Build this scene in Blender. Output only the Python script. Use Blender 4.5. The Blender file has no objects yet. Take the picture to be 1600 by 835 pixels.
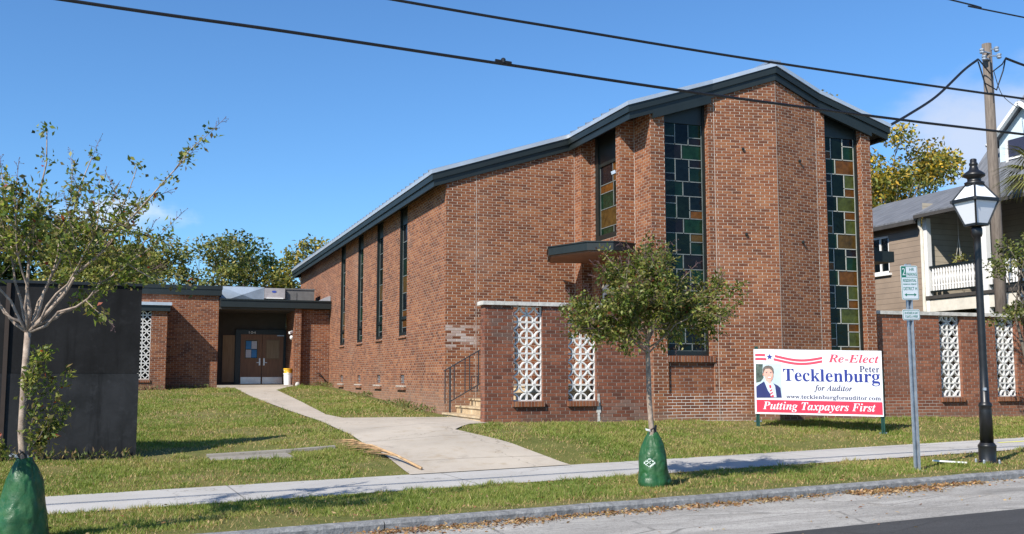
import bpy, math, random
import numpy as np
from mathutils import Vector, Matrix, noise as mnoise

sc = bpy.context.scene
COL = sc.collection
rad = math.radians

# ------------------------------------------------------------------ camera
cam_d = bpy.data.cameras.new("camera")
cam = bpy.data.objects.new("camera", cam_d)
COL.objects.link(cam)
cam.location = (0, 0, 1.6)
cam.rotation_euler = (math.pi / 2 + math.atan(172 / 1606), 0, rad(-19.75))
cam_d.sensor_width = 36
cam_d.lens = 36.135
cam_d.clip_start = 0.1
cam_d.clip_end = 3000
sc.camera = cam

# ------------------------------------------------------------------ sky and sun
SUN_EL = rad(41)
SUN_DIR = Vector((-0.857 * math.cos(SUN_EL), -0.515 * math.cos(SUN_EL), math.sin(SUN_EL))).normalized()
world = bpy.data.worlds.new("World")
sc.world = world
world.use_nodes = True
wt = world.node_tree
wt.nodes.clear()
def wn(t, **kw):
    n = wt.nodes.new(t)
    for k, v in kw.items():
        setattr(n, k, v)
    return n
sky = wn('ShaderNodeTexSky', sky_type='NISHITA')
sky.sun_disc = False
sky.sun_elevation = SUN_EL
sky.sun_rotation = math.atan2(SUN_DIR.x, SUN_DIR.y)
sky.altitude = 0
sky.air_density = 1.0
sky.dust_density = 0.2
sky.ozone_density = 2.2
tc = wn('ShaderNodeTexCoord')
def cloud_mask(direction, width, height, scale, soft, seed):
    """soft cloud bank round one compass direction of the sky"""
    d = Vector(direction).normalized()
    right = Vector((d.y, -d.x, 0)).normalized()
    up = right.cross(d)
    def dot(v):
        n = wn('ShaderNodeVectorMath', operation='DOT_PRODUCT')
        wt.links.new(tc.outputs['Generated'], n.inputs[0])
        n.inputs[1].default_value = v
        return n.outputs['Value']
    def math_(op, a, b):
        n = wn('ShaderNodeMath', operation=op)
        for i, v in enumerate((a, b)):
            if isinstance(v, (int, float)): n.inputs[i].default_value = v
            else: wt.links.new(v, n.inputs[i])
        return n.outputs[0]
    a = math_('POWER', math_('DIVIDE', dot(right), width), 2.0)
    b = math_('POWER', math_('DIVIDE', dot(up), height), 2.0)
    front = math_('GREATER_THAN', dot(d), 0.2)
    r = math_('ADD', a, b)
    nz = wn('ShaderNodeTexNoise')
    nz.inputs['Scale'].default_value = scale
    nz.inputs['Detail'].default_value = 7
    nz.inputs['Roughness'].default_value = 0.55
    mp = wn('ShaderNodeMapping')
    mp.inputs['Location'].default_value = (seed, seed * 2, 0)
    mp.inputs['Scale'].default_value = (1, 1, 1.8)
    wt.links.new(tc.outputs['Generated'], mp.inputs[0])
    wt.links.new(mp.outputs[0], nz.inputs['Vector'])
    q = math_('SUBTRACT', math_('MULTIPLY', nz.outputs['Fac'], 2.2), r)
    mr = wn('ShaderNodeMapRange', interpolation_type='SMOOTHSTEP')
    mr.inputs['From Min'].default_value = 0.25
    mr.inputs['From Max'].default_value = 0.25 + soft
    wt.links.new(q, mr.inputs['Value'])
    return math_('MULTIPLY', mr.outputs[0], front)
col_socket = sky.outputs[0]
SKY_GAIN = wn('ShaderNodeMix', data_type='RGBA', blend_type='MULTIPLY')
SKY_GAIN.inputs['Factor'].default_value = 1.0
SKY_GAIN.inputs[7].default_value = (0.60, 0.95, 1.28, 1)
wt.links.new(col_socket, SKY_GAIN.inputs[6])
col_socket = SKY_GAIN.outputs[2]
for d, w_, h_, s_, soft, seed, cc, mx in (
        ((-0.02, 0.96, 0.142), 0.075, 0.020, 22, 1.1, 3.1, (7.6, 8.0, 8.8, 1), 0.6),
        ((0.70, 0.68, 0.215), 0.115, 0.085, 6, 0.8, 5.7, (5.4, 5.9, 7.0, 1), 0.8)):
    m = wn('ShaderNodeMix', data_type='RGBA')
    g = wn('ShaderNodeMath', operation='MULTIPLY')
    g.inputs[1].default_value = mx
    wt.links.new(cloud_mask(d, w_, h_, s_, soft, seed), g.inputs[0])
    wt.links.new(g.outputs[0], m.inputs['Factor'])
    wt.links.new(col_socket, m.inputs[6])
    m.inputs[7].default_value = cc
    col_socket = m.outputs[2]
bg = wn('ShaderNodeBackground')
bg.inputs['Strength'].default_value = 0.092
wt.links.new(col_socket, bg.inputs['Color'])
wo = wn('ShaderNodeOutputWorld')
wt.links.new(bg.outputs[0], wo.inputs['Surface'])

sun_d = bpy.data.lights.new("sun", 'SUN')
sun_d.energy = 4.8
sun_d.angle = rad(0.53)
sun_d.color = (1.0, 0.94, 0.85)
sun = bpy.data.objects.new("sun", sun_d)
COL.objects.link(sun)
sun.rotation_euler = (-SUN_DIR).to_track_quat('-Z', 'Y').to_euler()
sun.location = (-20, -10, 30)

vs = sc.view_settings
vs.view_transform = 'Standard'
vs.look = 'None'
vs.exposure = 0.55
vs.gamma = 1.0
vs.use_curve_mapping = False

# ------------------------------------------------------------------ helpers: objects
def tag(o, label=None, cat=None, group=None, kind=None):
    if label: o['label'] = label
    if cat: o['category'] = cat
    if group: o['group'] = group
    if kind: o['kind'] = kind
    return o

def thing(name, loc, label, cat, group=None):
    o = bpy.data.objects.new(name, None)
    COL.objects.link(o)
    o.location = loc
    o.empty_display_size = 0.2
    return tag(o, label, cat, group)

def world_loc(o):
    v = Vector((0, 0, 0))
    while o is not None:
        v += o.location
        o = o.parent
    return v

class MB:
    """collects polygons in world space, then links them as one mesh object"""
    def __init__(self):
        self.v = []; self.f = []; self.uv = []; self.m = []
    def poly(self, pts, m=0, uv=None):
        pts = [Vector(p) for p in pts]
        i = len(self.v)
        self.v += pts
        self.f.append(list(range(i, i + len(pts))))
        self.m.append(m)
        if uv is None:
            n = Vector((0, 0, 0))
            for a, b in zip(pts, pts[1:] + pts[:1]):
                n += a.cross(b)
            if n.length > 1e-12: n.normalize()
            if abs(n.z) > 0.75:
                uv = [(p.x, p.y) for p in pts]
            else:
                t = Vector((-n.y, n.x, 0)).normalized()
                uv = [(p.dot(t), p.z) for p in pts]
        self.uv.append(uv)
    def hexa(self, c, m=0):
        """8 corners: bottom ring 0-3 counter-clockwise seen from above, top ring 4-7"""
        for f in ((3, 2, 1, 0), (4, 5, 6, 7), (0, 1, 5, 4), (1, 2, 6, 5), (2, 3, 7, 6), (3, 0, 4, 7)):
            self.poly([c[i] for i in f], m)
    def box(self, x0, x1, y0, y1, z0, z1, m=0):
        self.hexa([(x0, y0, z0), (x1, y0, z0), (x1, y1, z0), (x0, y1, z0),
                   (x0, y0, z1), (x1, y0, z1), (x1, y1, z1), (x0, y1, z1)], m)
    def obox(self, o, t, n, u0, u1, d0, d1, z0, z1, m=0, ztop=None):
        """box in a wall frame: origin o, along t, outward n"""
        def P(u, d, z):
            return Vector((o[0] + t[0] * u + n[0] * d, o[1] + t[1] * u + n[1] * d, z))
        za = z1 if ztop is None else ztop(u0)
        zb = z1 if ztop is None else ztop(u1)
        self.hexa([P(u0, d1, z0), P(u1, d1, z0), P(u1, d0, z0), P(u0, d0, z0),
                   P(u0, d1, za), P(u1, d1, zb), P(u1, d0, zb), P(u0, d0, za)], m)
    def beam(self, a, b, w, h, m=0, up=(0, 0, 1)):
        a = Vector(a); b = Vector(b)
        d = (b - a).normalized()
        up = Vector(up)
        if abs(d.dot(up)) > 0.98: up = Vector((0, 1, 0))
        s = d.cross(up).normalized() * (w / 2)
        u = s.cross(d).normalized() * (h / 2)
        c = [a - s - u, a + s - u, b + s - u, b - s - u, a - s + u, a + s + u, b + s + u, b - s + u]
        self.hexa(c, m)
    def tube(self, pts, r, n=8, m=0, cap=True):
        pts = [Vector(p) for p in pts]
        if not hasattr(r, '__len__'): r = [r] * len(pts)
        rings = []
        ref = None
        for i, p in enumerate(pts):
            d = (pts[min(i + 1, len(pts) - 1)] - pts[max(i - 1, 0)])
            if d.length < 1e-9: d = Vector((0, 0, 1))
            d.normalize()
            if ref is None or abs(ref.dot(d)) > 0.95:
                ref = Vector((0, 0, 1)) if abs(d.z) < 0.9 else Vector((0, 1, 0))
            s = d.cross(ref).normalized(); u = s.cross(d).normalized()
            ref = u
            rings.append([p + (s * math.cos(2 * math.pi * k / n) + u * math.sin(2 * math.pi * k / n)) * r[i] for k in range(n)])
        base = len(self.v)
        for rg in rings: self.v += rg
        for i in range(len(rings) - 1):
            for k in range(n):
                a = base + i * n + k; b = base + i * n + (k + 1) % n
                self.f.append([a, b, b + n, a + n]); self.m.append(m)
                l0 = i * 0.3; self.uv.append([(k / n, l0), ((k + 1) / n, l0), ((k + 1) / n, l0 + .3), (k / n, l0 + .3)])
        if cap:
            for i, rev in ((0, True), (len(rings) - 1, False)):
                idx = [base + i * n + k for k in range(n)]
                if rev: idx.reverse()
                self.f.append(idx); self.m.append(m); self.uv.append([(0, 0)] * n)
    def lathe(self, prof, c, n=20, m=0, squash=None):
        """prof: list of (radius, z) from bottom to top; n sides"""
        base = len(self.v)
        for r, z in prof:
            for k in range(n):
                a = 2 * math.pi * (k + (0.5 if n == 4 else 0)) / n
                rr = r if squash is None else squash(r, z, a)
                self.v.append(Vector((c[0] + rr * math.cos(a), c[1] + rr * math.sin(a), c[2] + z)))
        for i in range(len(prof) - 1):
            for k in range(n):
                a = base + i * n + k; b = base + i * n + (k + 1) % n
                self.f.append([a, b, b + n, a + n]); self.m.append(m)
                self.uv.append([(k / n, prof[i][1]), ((k + 1) / n, prof[i][1]), ((k + 1) / n, prof[i + 1][1]), (k / n, prof[i + 1][1])])
        for i, rev in ((0, True), (len(prof) - 1, False)):
            idx = [base + i * n + k for k in range(n)]
            if rev: idx.reverse()
            self.f.append(idx); self.m.append(m); self.uv.append([(0, 0)] * n)
    def prism(self, poly, z0, z1, m=0):
        """poly counter-clockwise in plan; z0, z1 numbers or functions of (x, y)"""
        f0 = z0 if callable(z0) else (lambda x, y: z0)
        f1 = z1 if callable(z1) else (lambda x, y: z1)
        B = [Vector((x, y, f0(x, y))) for x, y in poly]
        T = [Vector((x, y, f1(x, y))) for x, y in poly]
        self.poly(B[::-1], m); self.poly(T, m)
        for i in range(len(poly)):
            j = (i + 1) % len(poly)
            self.poly([B[i], B[j], T[j], T[i]], m)
    def build(self, name, mats, parent=None, origin=None, smooth=False):
        if not isinstance(mats, (list, tuple)): mats = [mats]
        off = world_loc(parent) if parent is not None else Vector(origin or (0, 0, 0))
        me = bpy.data.meshes.new(name)
        me.from_pydata([tuple(p - off) for p in self.v], [], self.f)
        for mt in mats: me.materials.append(mt)
        me.polygons.foreach_set('material_index', self.m)
        ul = me.uv_layers.new(name='UVMap')
        ul.data.foreach_set('uv', np.array([c for uv in self.uv for c in uv], dtype=np.float32).ravel())
        if smooth: me.polygons.foreach_set('use_smooth', [True] * len(self.f))
        me.update()
        o = bpy.data.objects.new(name, me)
        COL.objects.link(o)
        if parent is not None: o.parent = parent
        else: o.location = off
        return o

def bevel(o, w=0.008, seg=2):
    md = o.modifiers.new('bevel', 'BEVEL'); md.width = w; md.segments = seg; md.limit_method = 'ANGLE'
    return o

def np_mesh(name, V, F, mats, colors=None, parent=None, origin=(0, 0, 0), matidx=None):
    """big meshes from arrays: V (n,3), F (m,k), colours per face"""
    off = world_loc(parent) if parent is not None else Vector(origin)
    V = np.asarray(V, dtype=np.float32) - np.array(off, dtype=np.float32)
    F = np.asarray(F, dtype=np.int32)
    m, k = F.shape
    me = bpy.data.meshes.new(name)
    me.vertices.add(len(V)); me.vertices.foreach_set('co', V.ravel())
    me.loops.add(m * k); me.loops.foreach_set('vertex_index', F.ravel())
    me.polygons.add(m)
    me.polygons.foreach_set('loop_start', np.arange(0, m * k, k, dtype=np.int32))
    if not isinstance(mats, (list, tuple)): mats = [mats]
    for mt in mats: me.materials.append(mt)
    if matidx is not None: me.polygons.foreach_set('material_index', np.asarray(matidx, dtype=np.int32))
    if colors is not None:
        at = me.color_attributes.new('tint', 'FLOAT_COLOR', 'CORNER')
        c = np.ones((m, k, 4), dtype=np.float32)
        c[:, :, :3] = np.asarray(colors, dtype=np.float32)[:, None, :]
        at.data.foreach_set('color', c.ravel())
    me.update(calc_edges=True)
    o = bpy.data.objects.new(name, me)
    COL.objects.link(o)
    if parent is not None: o.parent = parent
    else: o.location = off
    return o

def copy_tree(o, parent=None, loc=None):
    c = o.copy(); COL.objects.link(c); c.parent = parent
    if loc is not None: c.location = loc
    for ch in list(o.children): copy_tree(ch, c)
    return c

# ------------------------------------------------------------------ helpers: materials
class NT:
    def __init__(self, name):
        self.mat = bpy.data.materials.new(name); self.mat.use_nodes = True
        self.t = self.mat.node_tree
        self.b = self.t.nodes['Principled BSDF']
    def n(self, typ, ins=None, **kw):
        nd = self.t.nodes.new(typ)
        for k, v in kw.items(): setattr(nd, k, v)
        for k, v in (ins or {}).items():
            if isinstance(v, bpy.types.NodeSocket): self.t.links.new(v, nd.inputs[k])
            else: nd.inputs[k].default_value = v
        return nd
    def link(self, a, b): self.t.links.new(a, b)
    def math(self, op, a, b=0.0, clamp=False):
        return self.n('ShaderNodeMath', {0: a, 1: b}, operation=op, use_clamp=clamp).outputs[0]
    def mix(self, fac, a, b, mode='MIX'):
        nd = self.n('ShaderNodeMix', None, data_type='RGBA', blend_type=mode)
        for i, v in ((0, fac), (6, a), (7, b)):
            if isinstance(v, bpy.types.NodeSocket): self.t.links.new(v, nd.inputs[i])
            elif i == 0: nd.inputs[0].default_value = v
            else: nd.inputs[i].default_value = (*v, 1) if len(v) == 3 else v
        return nd.outputs[2]
    def noise(self, vec, scale, detail=4, rough=0.55, out='Fac'):
        i = {'Scale': scale, 'Detail': detail, 'Roughness': rough}
        if vec is not None: i['Vector'] = vec
        return self.n('ShaderNodeTexNoise', i).outputs[out]
    def ramp(self, fac, stops, interp='LINEAR'):
        nd = self.n('ShaderNodeValToRGB', {'Fac': fac})
        cr = nd.color_ramp; cr.interpolation = interp
        while len(cr.elements) < len(stops): cr.elements.new(0.5)
        for e, (p, c) in zip(cr.elements, stops):
            e.position = p; e.color = (*c, 1) if len(c) == 3 else c
        return nd.outputs[0]
    def rng(self, v, a, b, c=0.0, d=1.0, smooth=True):
        return self.n('ShaderNodeMapRange', {'Value': v, 'From Min': a, 'From Max': b, 'To Min': c, 'To Max': d},
                      interpolation_type='SMOOTHSTEP' if smooth else 'LINEAR').outputs[0]
    def obj(self): return self.n('ShaderNodeTexCoord').outputs['Object']
    def wpos(self): return self.n('ShaderNodeNewGeometry').outputs['Position']
    def bump(self, h, strength=0.5, dist=0.01):
        nd = self.n('ShaderNodeBump', {'Height': h, 'Strength': strength, 'Distance': dist})
        self.t.links.new(nd.outputs[0], self.b.inputs['Normal'])
    def set(self, color=None, rough=None, metal=None, spec=None):
        for k, v in (('Base Color', color), ('Roughness', rough), ('Metallic', metal), ('Specular IOR Level', spec)):
            if v is None: continue
            if isinstance(v, bpy.types.NodeSocket): self.t.links.new(v, self.b.inputs[k])
            else: self.b.inputs[k].default_value = (*v, 1) if hasattr(v, '__len__') and len(v) == 3 else v
        return self.mat

def plain(name, color, rough=0.6, metal=0.0, var=0.15, scale=6.0, bump=0.0, spec=0.5, dark=None):
    t = NT(name)
    p = t.wpos()
    nz = t.noise(p, scale, 6, 0.6)
    lo = tuple(c * (1 - var) for c in color) if dark is None else dark
    hi = tuple(min(1, c * (1 + var)) for c in color)
    c = t.ramp(nz, [(0.3, lo), (0.7, hi)])
    t.set(c, rough, metal, spec)
    if bump: t.bump(t.noise(p, scale * 8, 4), bump, 0.01)
    return t.mat

def brick(name, cols, bw, bh, mortar, bed, head_w=0.009, bed_w=0.0095, weather=0.25, patches=(), dirt_z=None, seed=0.0, bumpd=0.006):
    t = NT(name)
    uv = t.n('ShaderNodeUVMap').outputs[0]
    wob = t.noise(uv, 3.0, 2, 0.5, 'Color')
    wv = t.n('ShaderNodeVectorMath', {0: wob, 1: (0.5, 0.5, 0.5)}, operation='SUBTRACT').outputs[0]
    wv = t.n('ShaderNodeVectorMath', {0: wv, 'Scale': 0.010}, operation='SCALE').outputs[0]
    uvw = t.n('ShaderNodeVectorMath', {0: uv, 1: wv}, operation='ADD').outputs[0]
    sp = t.n('ShaderNodeSeparateXYZ', {0: uvw})
    u, v = sp.outputs[0], sp.outputs[1]
    row = t.math('FLOOR', t.math('DIVIDE', v, bh))
    fv = t.math('FRACT', t.math('DIVIDE', v, bh))
    par = t.math('FRACT', t.math('MULTIPLY', row, 0.5))
    rj = t.n('ShaderNodeTexWhiteNoise', {'W': row}, noise_dimensions='1D').outputs[0]
    uu = t.math('ADD', t.math('ADD', t.math('DIVIDE', u, bw), par), t.math('MULTIPLY', rj, 0.10))
    colm = t.math('FLOOR', uu); fu = t.math('FRACT', uu)
    idv = t.n('ShaderNodeCombineXYZ', {0: colm, 1: row, 2: seed}).outputs[0]
    wn_ = t.n('ShaderNodeTexWhiteNoise', {'Vector': idv}, noise_dimensions='3D')
    rnd = wn_.outputs['Value']
    big = t.noise(uv, 0.45, 4, 0.6)
    mid = t.noise(uv, 2.2, 4, 0.6)
    fine = t.noise(uv, 38.0, 5, 0.65)
    sel = t.math('ADD', t.math('MULTIPLY', rnd, 0.72), t.math('MULTIPLY', t.rng(mid, 0.3, 0.7), 0.28))
    n = len(cols)
    c = t.ramp(sel, [(i / (n - 1), cc) for i, cc in enumerate(cols)])
    c = t.mix(t.rng(fine, 0.35, 0.75, 0.0, 0.42), c, tuple(x * 0.45 for x in cols[n // 2]))
    # joint masks (0..1)
    ev = t.math('MULTIPLY', t.math('MINIMUM', fv, t.math('SUBTRACT', 1.0, fv)), bh)
    eu = t.math('MULTIPLY', t.math('MINIMUM', fu, t.math('SUBTRACT', 1.0, fu)), bw)
    rag = t.math('MULTIPLY', t.math('SUBTRACT', fine, 0.5), 0.005)
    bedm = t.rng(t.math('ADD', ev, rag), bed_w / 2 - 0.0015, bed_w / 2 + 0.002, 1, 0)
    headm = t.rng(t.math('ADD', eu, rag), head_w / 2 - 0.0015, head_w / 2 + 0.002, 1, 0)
    c = t.mix(t.rng(big, .35, .7, 0.0, weather), c, tuple(x * 0.5 + 0.01 for x in cols[0]))
    blot = t.noise(uv, .9, 5, .7)
    c = t.mix(t.rng(blot, .50, .72, 0.0, .40), c, tuple(x * .5 for x in cols[1]))
    vst = t.noise(t.n('ShaderNodeMapping', {'Vector': uv, 'Scale': (2.2, .16, 1)}).outputs[0], 1.0, 5, .65)
    c = t.mix(t.rng(vst, .55, .75, 0.0, .35), c, (.13, .085, .065))
    c = t.mix(t.rng(t.noise(uv, .33, 4, .6), .55, .75, 0.0, .25), c, (.42, .27, .19))
    mcol = t.mix(bedm, mortar, bed)  # bed joints darker: shade of the raked joints put into the mortar colour
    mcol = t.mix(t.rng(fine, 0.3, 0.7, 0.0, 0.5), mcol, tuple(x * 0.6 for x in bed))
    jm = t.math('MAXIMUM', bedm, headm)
    geo = t.n('ShaderNodeSeparateXYZ', {0: t.wpos()})
    for (axis, a0, a1, z0, z1, colr, what, st) in patches:
        facing = t.rng(t.math('ABSOLUTE', t.n('ShaderNodeSeparateXYZ', {0: t.n('ShaderNodeNewGeometry').outputs['True Normal']}).outputs[1]), .5, .6)
        st = t.math('MULTIPLY', facing, st)
        ax = geo.outputs[axis]
        nzp = t.math('MULTIPLY', t.math('SUBTRACT', t.noise(uv, 1.7, 4), 0.5), 0.6)
        ma = t.math('MULTIPLY', t.rng(t.math('ADD', ax, nzp), a0 - .1, a0 + .1), t.rng(t.math('ADD', ax, nzp), a1 - .1, a1 + .1, 1, 0))
        mz = t.math('MULTIPLY', t.rng(t.math('ADD', geo.outputs[2], nzp), z0 - .06, z0 + .06), t.rng(t.math('ADD', geo.outputs[2], nzp), z1 - .06, z1 + .06, 1, 0))
        mk = t.math('MULTIPLY', t.math('MULTIPLY', ma, mz), st)
        if what == 'mortar': mcol = t.mix(mk, mcol, colr)
        else:
            c = t.mix(t.math('MULTIPLY', mk, t.rng(rnd, 0.25, 0.8)), c, colr)
    c = t.mix(jm, c, mcol)
    if dirt_z is not None:
        dz = t.math('ADD', geo.outputs[2], t.math('MULTIPLY', t.math('SUBTRACT', mid, 0.5), 0.7))
        c = t.mix(t.rng(dz, dirt_z[0], dirt_z[1], dirt_z[3], 0), c, dirt_z[2])
    t.set(c, 0.9, 0, 0.15)
    hgt = t.math('ADD', t.math('SUBTRACT', 1.0, jm), t.math('MULTIPLY', fine, 0.35))
    hgt = t.math('ADD', hgt, t.math('MULTIPLY', rnd, 0.25))
    t.bump(hgt, 0.9, bumpd)
    return t.mat

NAVE_COLS = [(.100, .040, .026), (.185, .065, .034), (.262, .093, .043), (.315, .122, .055), (.39, .175, .085)]
M = {}
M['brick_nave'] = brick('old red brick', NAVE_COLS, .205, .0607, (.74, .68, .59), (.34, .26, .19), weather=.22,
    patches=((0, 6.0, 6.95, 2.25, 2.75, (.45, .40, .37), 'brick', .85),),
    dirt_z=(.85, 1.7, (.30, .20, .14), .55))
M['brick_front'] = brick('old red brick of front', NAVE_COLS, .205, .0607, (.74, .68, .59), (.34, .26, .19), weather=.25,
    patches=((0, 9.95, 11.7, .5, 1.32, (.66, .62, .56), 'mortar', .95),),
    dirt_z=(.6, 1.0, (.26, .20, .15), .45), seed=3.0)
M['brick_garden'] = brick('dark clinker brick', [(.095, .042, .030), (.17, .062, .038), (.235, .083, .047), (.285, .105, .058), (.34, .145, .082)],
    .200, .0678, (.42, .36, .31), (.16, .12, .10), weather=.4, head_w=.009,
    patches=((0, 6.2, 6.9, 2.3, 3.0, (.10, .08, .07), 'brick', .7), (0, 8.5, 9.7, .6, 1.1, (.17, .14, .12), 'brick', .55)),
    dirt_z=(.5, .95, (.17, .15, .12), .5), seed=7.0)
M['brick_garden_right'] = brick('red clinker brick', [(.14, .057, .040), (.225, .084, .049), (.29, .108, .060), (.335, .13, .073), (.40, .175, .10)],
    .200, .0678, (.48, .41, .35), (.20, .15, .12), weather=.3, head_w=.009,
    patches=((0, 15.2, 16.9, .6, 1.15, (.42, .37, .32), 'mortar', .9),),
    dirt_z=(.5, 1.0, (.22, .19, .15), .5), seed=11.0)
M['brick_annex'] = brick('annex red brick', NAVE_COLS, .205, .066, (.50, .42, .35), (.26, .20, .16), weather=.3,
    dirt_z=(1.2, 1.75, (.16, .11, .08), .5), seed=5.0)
M['brick_sill'] = brick('soldier brick', NAVE_COLS, .067, .3, (.30, .24, .2), (.25, .2, .17), seed=13.0)
M['dark_green'] = plain('blackish green paint', (.009, .014, .0135), .42, 0, .25, 3)
M['fascia'] = plain('dark slate green fascia paint', (.010, .0155, .0155), .5, 0, .2, 2)
M['metal_roof'] = plain('galvalume roof metal', (.55, .57, .60), .38, .85, .1, 2)
M['metal_light'] = plain('pale metal edge', (.62, .64, .66), .4, .6, .1, 3)
M['duct'] = plain('galvanised duct metal', (.36, .42, .48), .5, .35, .15, 2)
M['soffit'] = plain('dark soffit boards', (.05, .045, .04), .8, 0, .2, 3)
M['canopy_soffit'] = plain('brown canopy soffit', (.17, .085, .05), .7, 0, .2, 3)
M['muntin'] = plain('grey lead came', (.17, .19, .18), .5, .2, .25, 9)
M['muntin_white'] = plain('pale lead came', (.36, .37, .33), .55, 0, .15, 9)
M['coping'] = plain('weathered limestone coping', (.50, .48, .44), .9, 0, .35, 7, .4)
M['concrete_block'] = plain('white painted concrete block', (.72, .71, .68), .8, 0, .12, 9, .25)
M['joint'] = plain('pale mortar joint', (.48, .43, .37), .95, 0, .2, 12)
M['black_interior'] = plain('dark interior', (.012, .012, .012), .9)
M['iron'] = plain('dark grey iron', (.045, .055, .065), .5, .3, .2, 8)
M['black_metal'] = plain('black gloss paint', (.010, .010, .011), .38, 0, .3, 10)
M['galv'] = plain('galvanised steel', (.40, .44, .48), .45, .6, .2, 14)
M['white_paint'] = plain('white paint', (.78, .77, .74), .5, 0, .06, 4)
M['cream_paint'] = plain('cream porch paint', (.66, .62, .53), .6, 0, .12, 5)
M['steel'] = plain('brushed steel', (.55, .56, .58), .35, .9, .1, 8)
def wood(name, a, b, rough=.6, sc_=2.0):
    t = NT(name)
    p = t.n('ShaderNodeMapping', {'Vector': t.obj(), 'Scale': (9, 9, .8)}).outputs[0]
    nz = t.noise(p, sc_, 6, .65)
    t.set(t.ramp(nz, [(.3, a), (.7, b)]), rough)
    t.bump(nz, .3, .004)
    return t.mat
M['door_wood'] = wood('brown door veneer', (.15, .065, .028), (.24, .11, .048), .5)
M['plywood'] = wood('weathered plywood', (.22, .145, .08), (.32, .22, .13), .8)
M['pole_wood'] = wood('grey utility pole wood', (.085, .068, .055), (.20, .165, .135), .95, 3.5)
def stone_tan():
    t = NT('tan step stone')
    p = t.wpos()
    nz = t.noise(p, 5, 6, .65)
    c = t.ramp(nz, [(.3, (.33, .23, .13)), (.55, (.50, .38, .23)), (.75, (.60, .50, .35))])
    t.set(c, .85); t.bump(t.noise(p, 25, 5), .5, .01)
    return t.mat
M['tan_stone'] = stone_tan()
def glass(name, col, rough=.08):
    t = NT(name)
    p = t.wpos()
    nz = t.noise(p, 7, 4, .6)
    c = t.ramp(nz, [(.3, tuple(x * .55 for x in col)), (.7, tuple(min(1, x * 1.35) for x in col))])
    t.set(c, rough + .06, 0, .22)
    t.bump(t.noise(p, 5.5, 3), .35, .03)
    return t.mat
GL = [glass('stained glass ' + n, c, r) for n, c, r in (
    ('night blue', (.003, .006, .008), .07), ('bottle green', (.006, .024, .011), .08), ('teal', (.004, .015, .010), .07),
    ('plum', (.008, .007, .009), .07), ('amber', (.105, .040, .007), .12), ('olive', (.058, .070, .016), .12),
    ('black green', (.003, .007, .004), .06), ('honey', (.070, .040, .010), .12))]
NB, BG, TE, PL, AM, OL, BK, HO = range(8)

# ------------------------------------------------------------------ ground shape
A_ST = rad(4.0)
E = (math.cos(A_ST), math.sin(A_ST)); N = (-E[1], E[0]); S0 = (10.5, 12.09)
def sn(x, y):
    dx, dy = x - S0[0], y - S0[1]
    return dx * E[0] + dy * E[1], dx * N[0] + dy * N[1]
def xy(s, n): return S0[0] + s * E[0] + n * N[0], S0[1] + s * E[1] + n * N[1]
def verge_z(s, n): return .26 + .0195 * max(-22, min(22, s)) + .015 * n
def pl(n, T):
    for (a, za), (b, zb) in zip(T, T[1:]):
        if n <= b: return za + (zb - za) * (n - a) / (b - a)
    return T[-1][1]
def road_z(s, n):
    return verge_z(s, -.57) - .10 + .02 * (n + .72)
def G(x, y):
    s, n = sn(x, y)
    if n < -.60: return road_z(s, max(n, -12)) - .06
    if n < 3.16: return verge_z(s, n)
    p = verge_z(s, 3.16)
    r = pl(n, [(3.16, p), (4.8, .40 * p + .60 * .74), (6.3, .72), (9.5, .77), (24, 1.27), (40, 1.35), (1e4, 1.35)])
    l = pl(n, [(3.16, p), (6.6, .42), (9.5, .6), (24, 1.18), (40, 1.35), (1e4, 1.35)])
    t = max(0, min(1, (x - 1) / 4))
    return l + (r - l) * t

def lawn_material(name='lawn soil and thatch'):
    t = NT(name)
    p = t.wpos()
    big = t.noise(p, .55, 4, .6); mid = t.noise(p, 3.0, 5, .6); fine = t.noise(p, 60, 4, .7)
    c = t.ramp(mid, [(.3, (.10, .12, .030)), (.6, (.17, .17, .05)), (.8, (.26, .20, .09))])
    c = t.mix(t.rng(big, .45, .75, 0, .7), c, (.26, .20, .10))
    c = t.mix(t.rng(fine, .35, .7, 0, .45), c, (.07, .065, .028))
    t.set(c, .95, 0, .1); t.bump(fine, .9, .02)
    return t.mat
M['soil'] = lawn_material()

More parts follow.
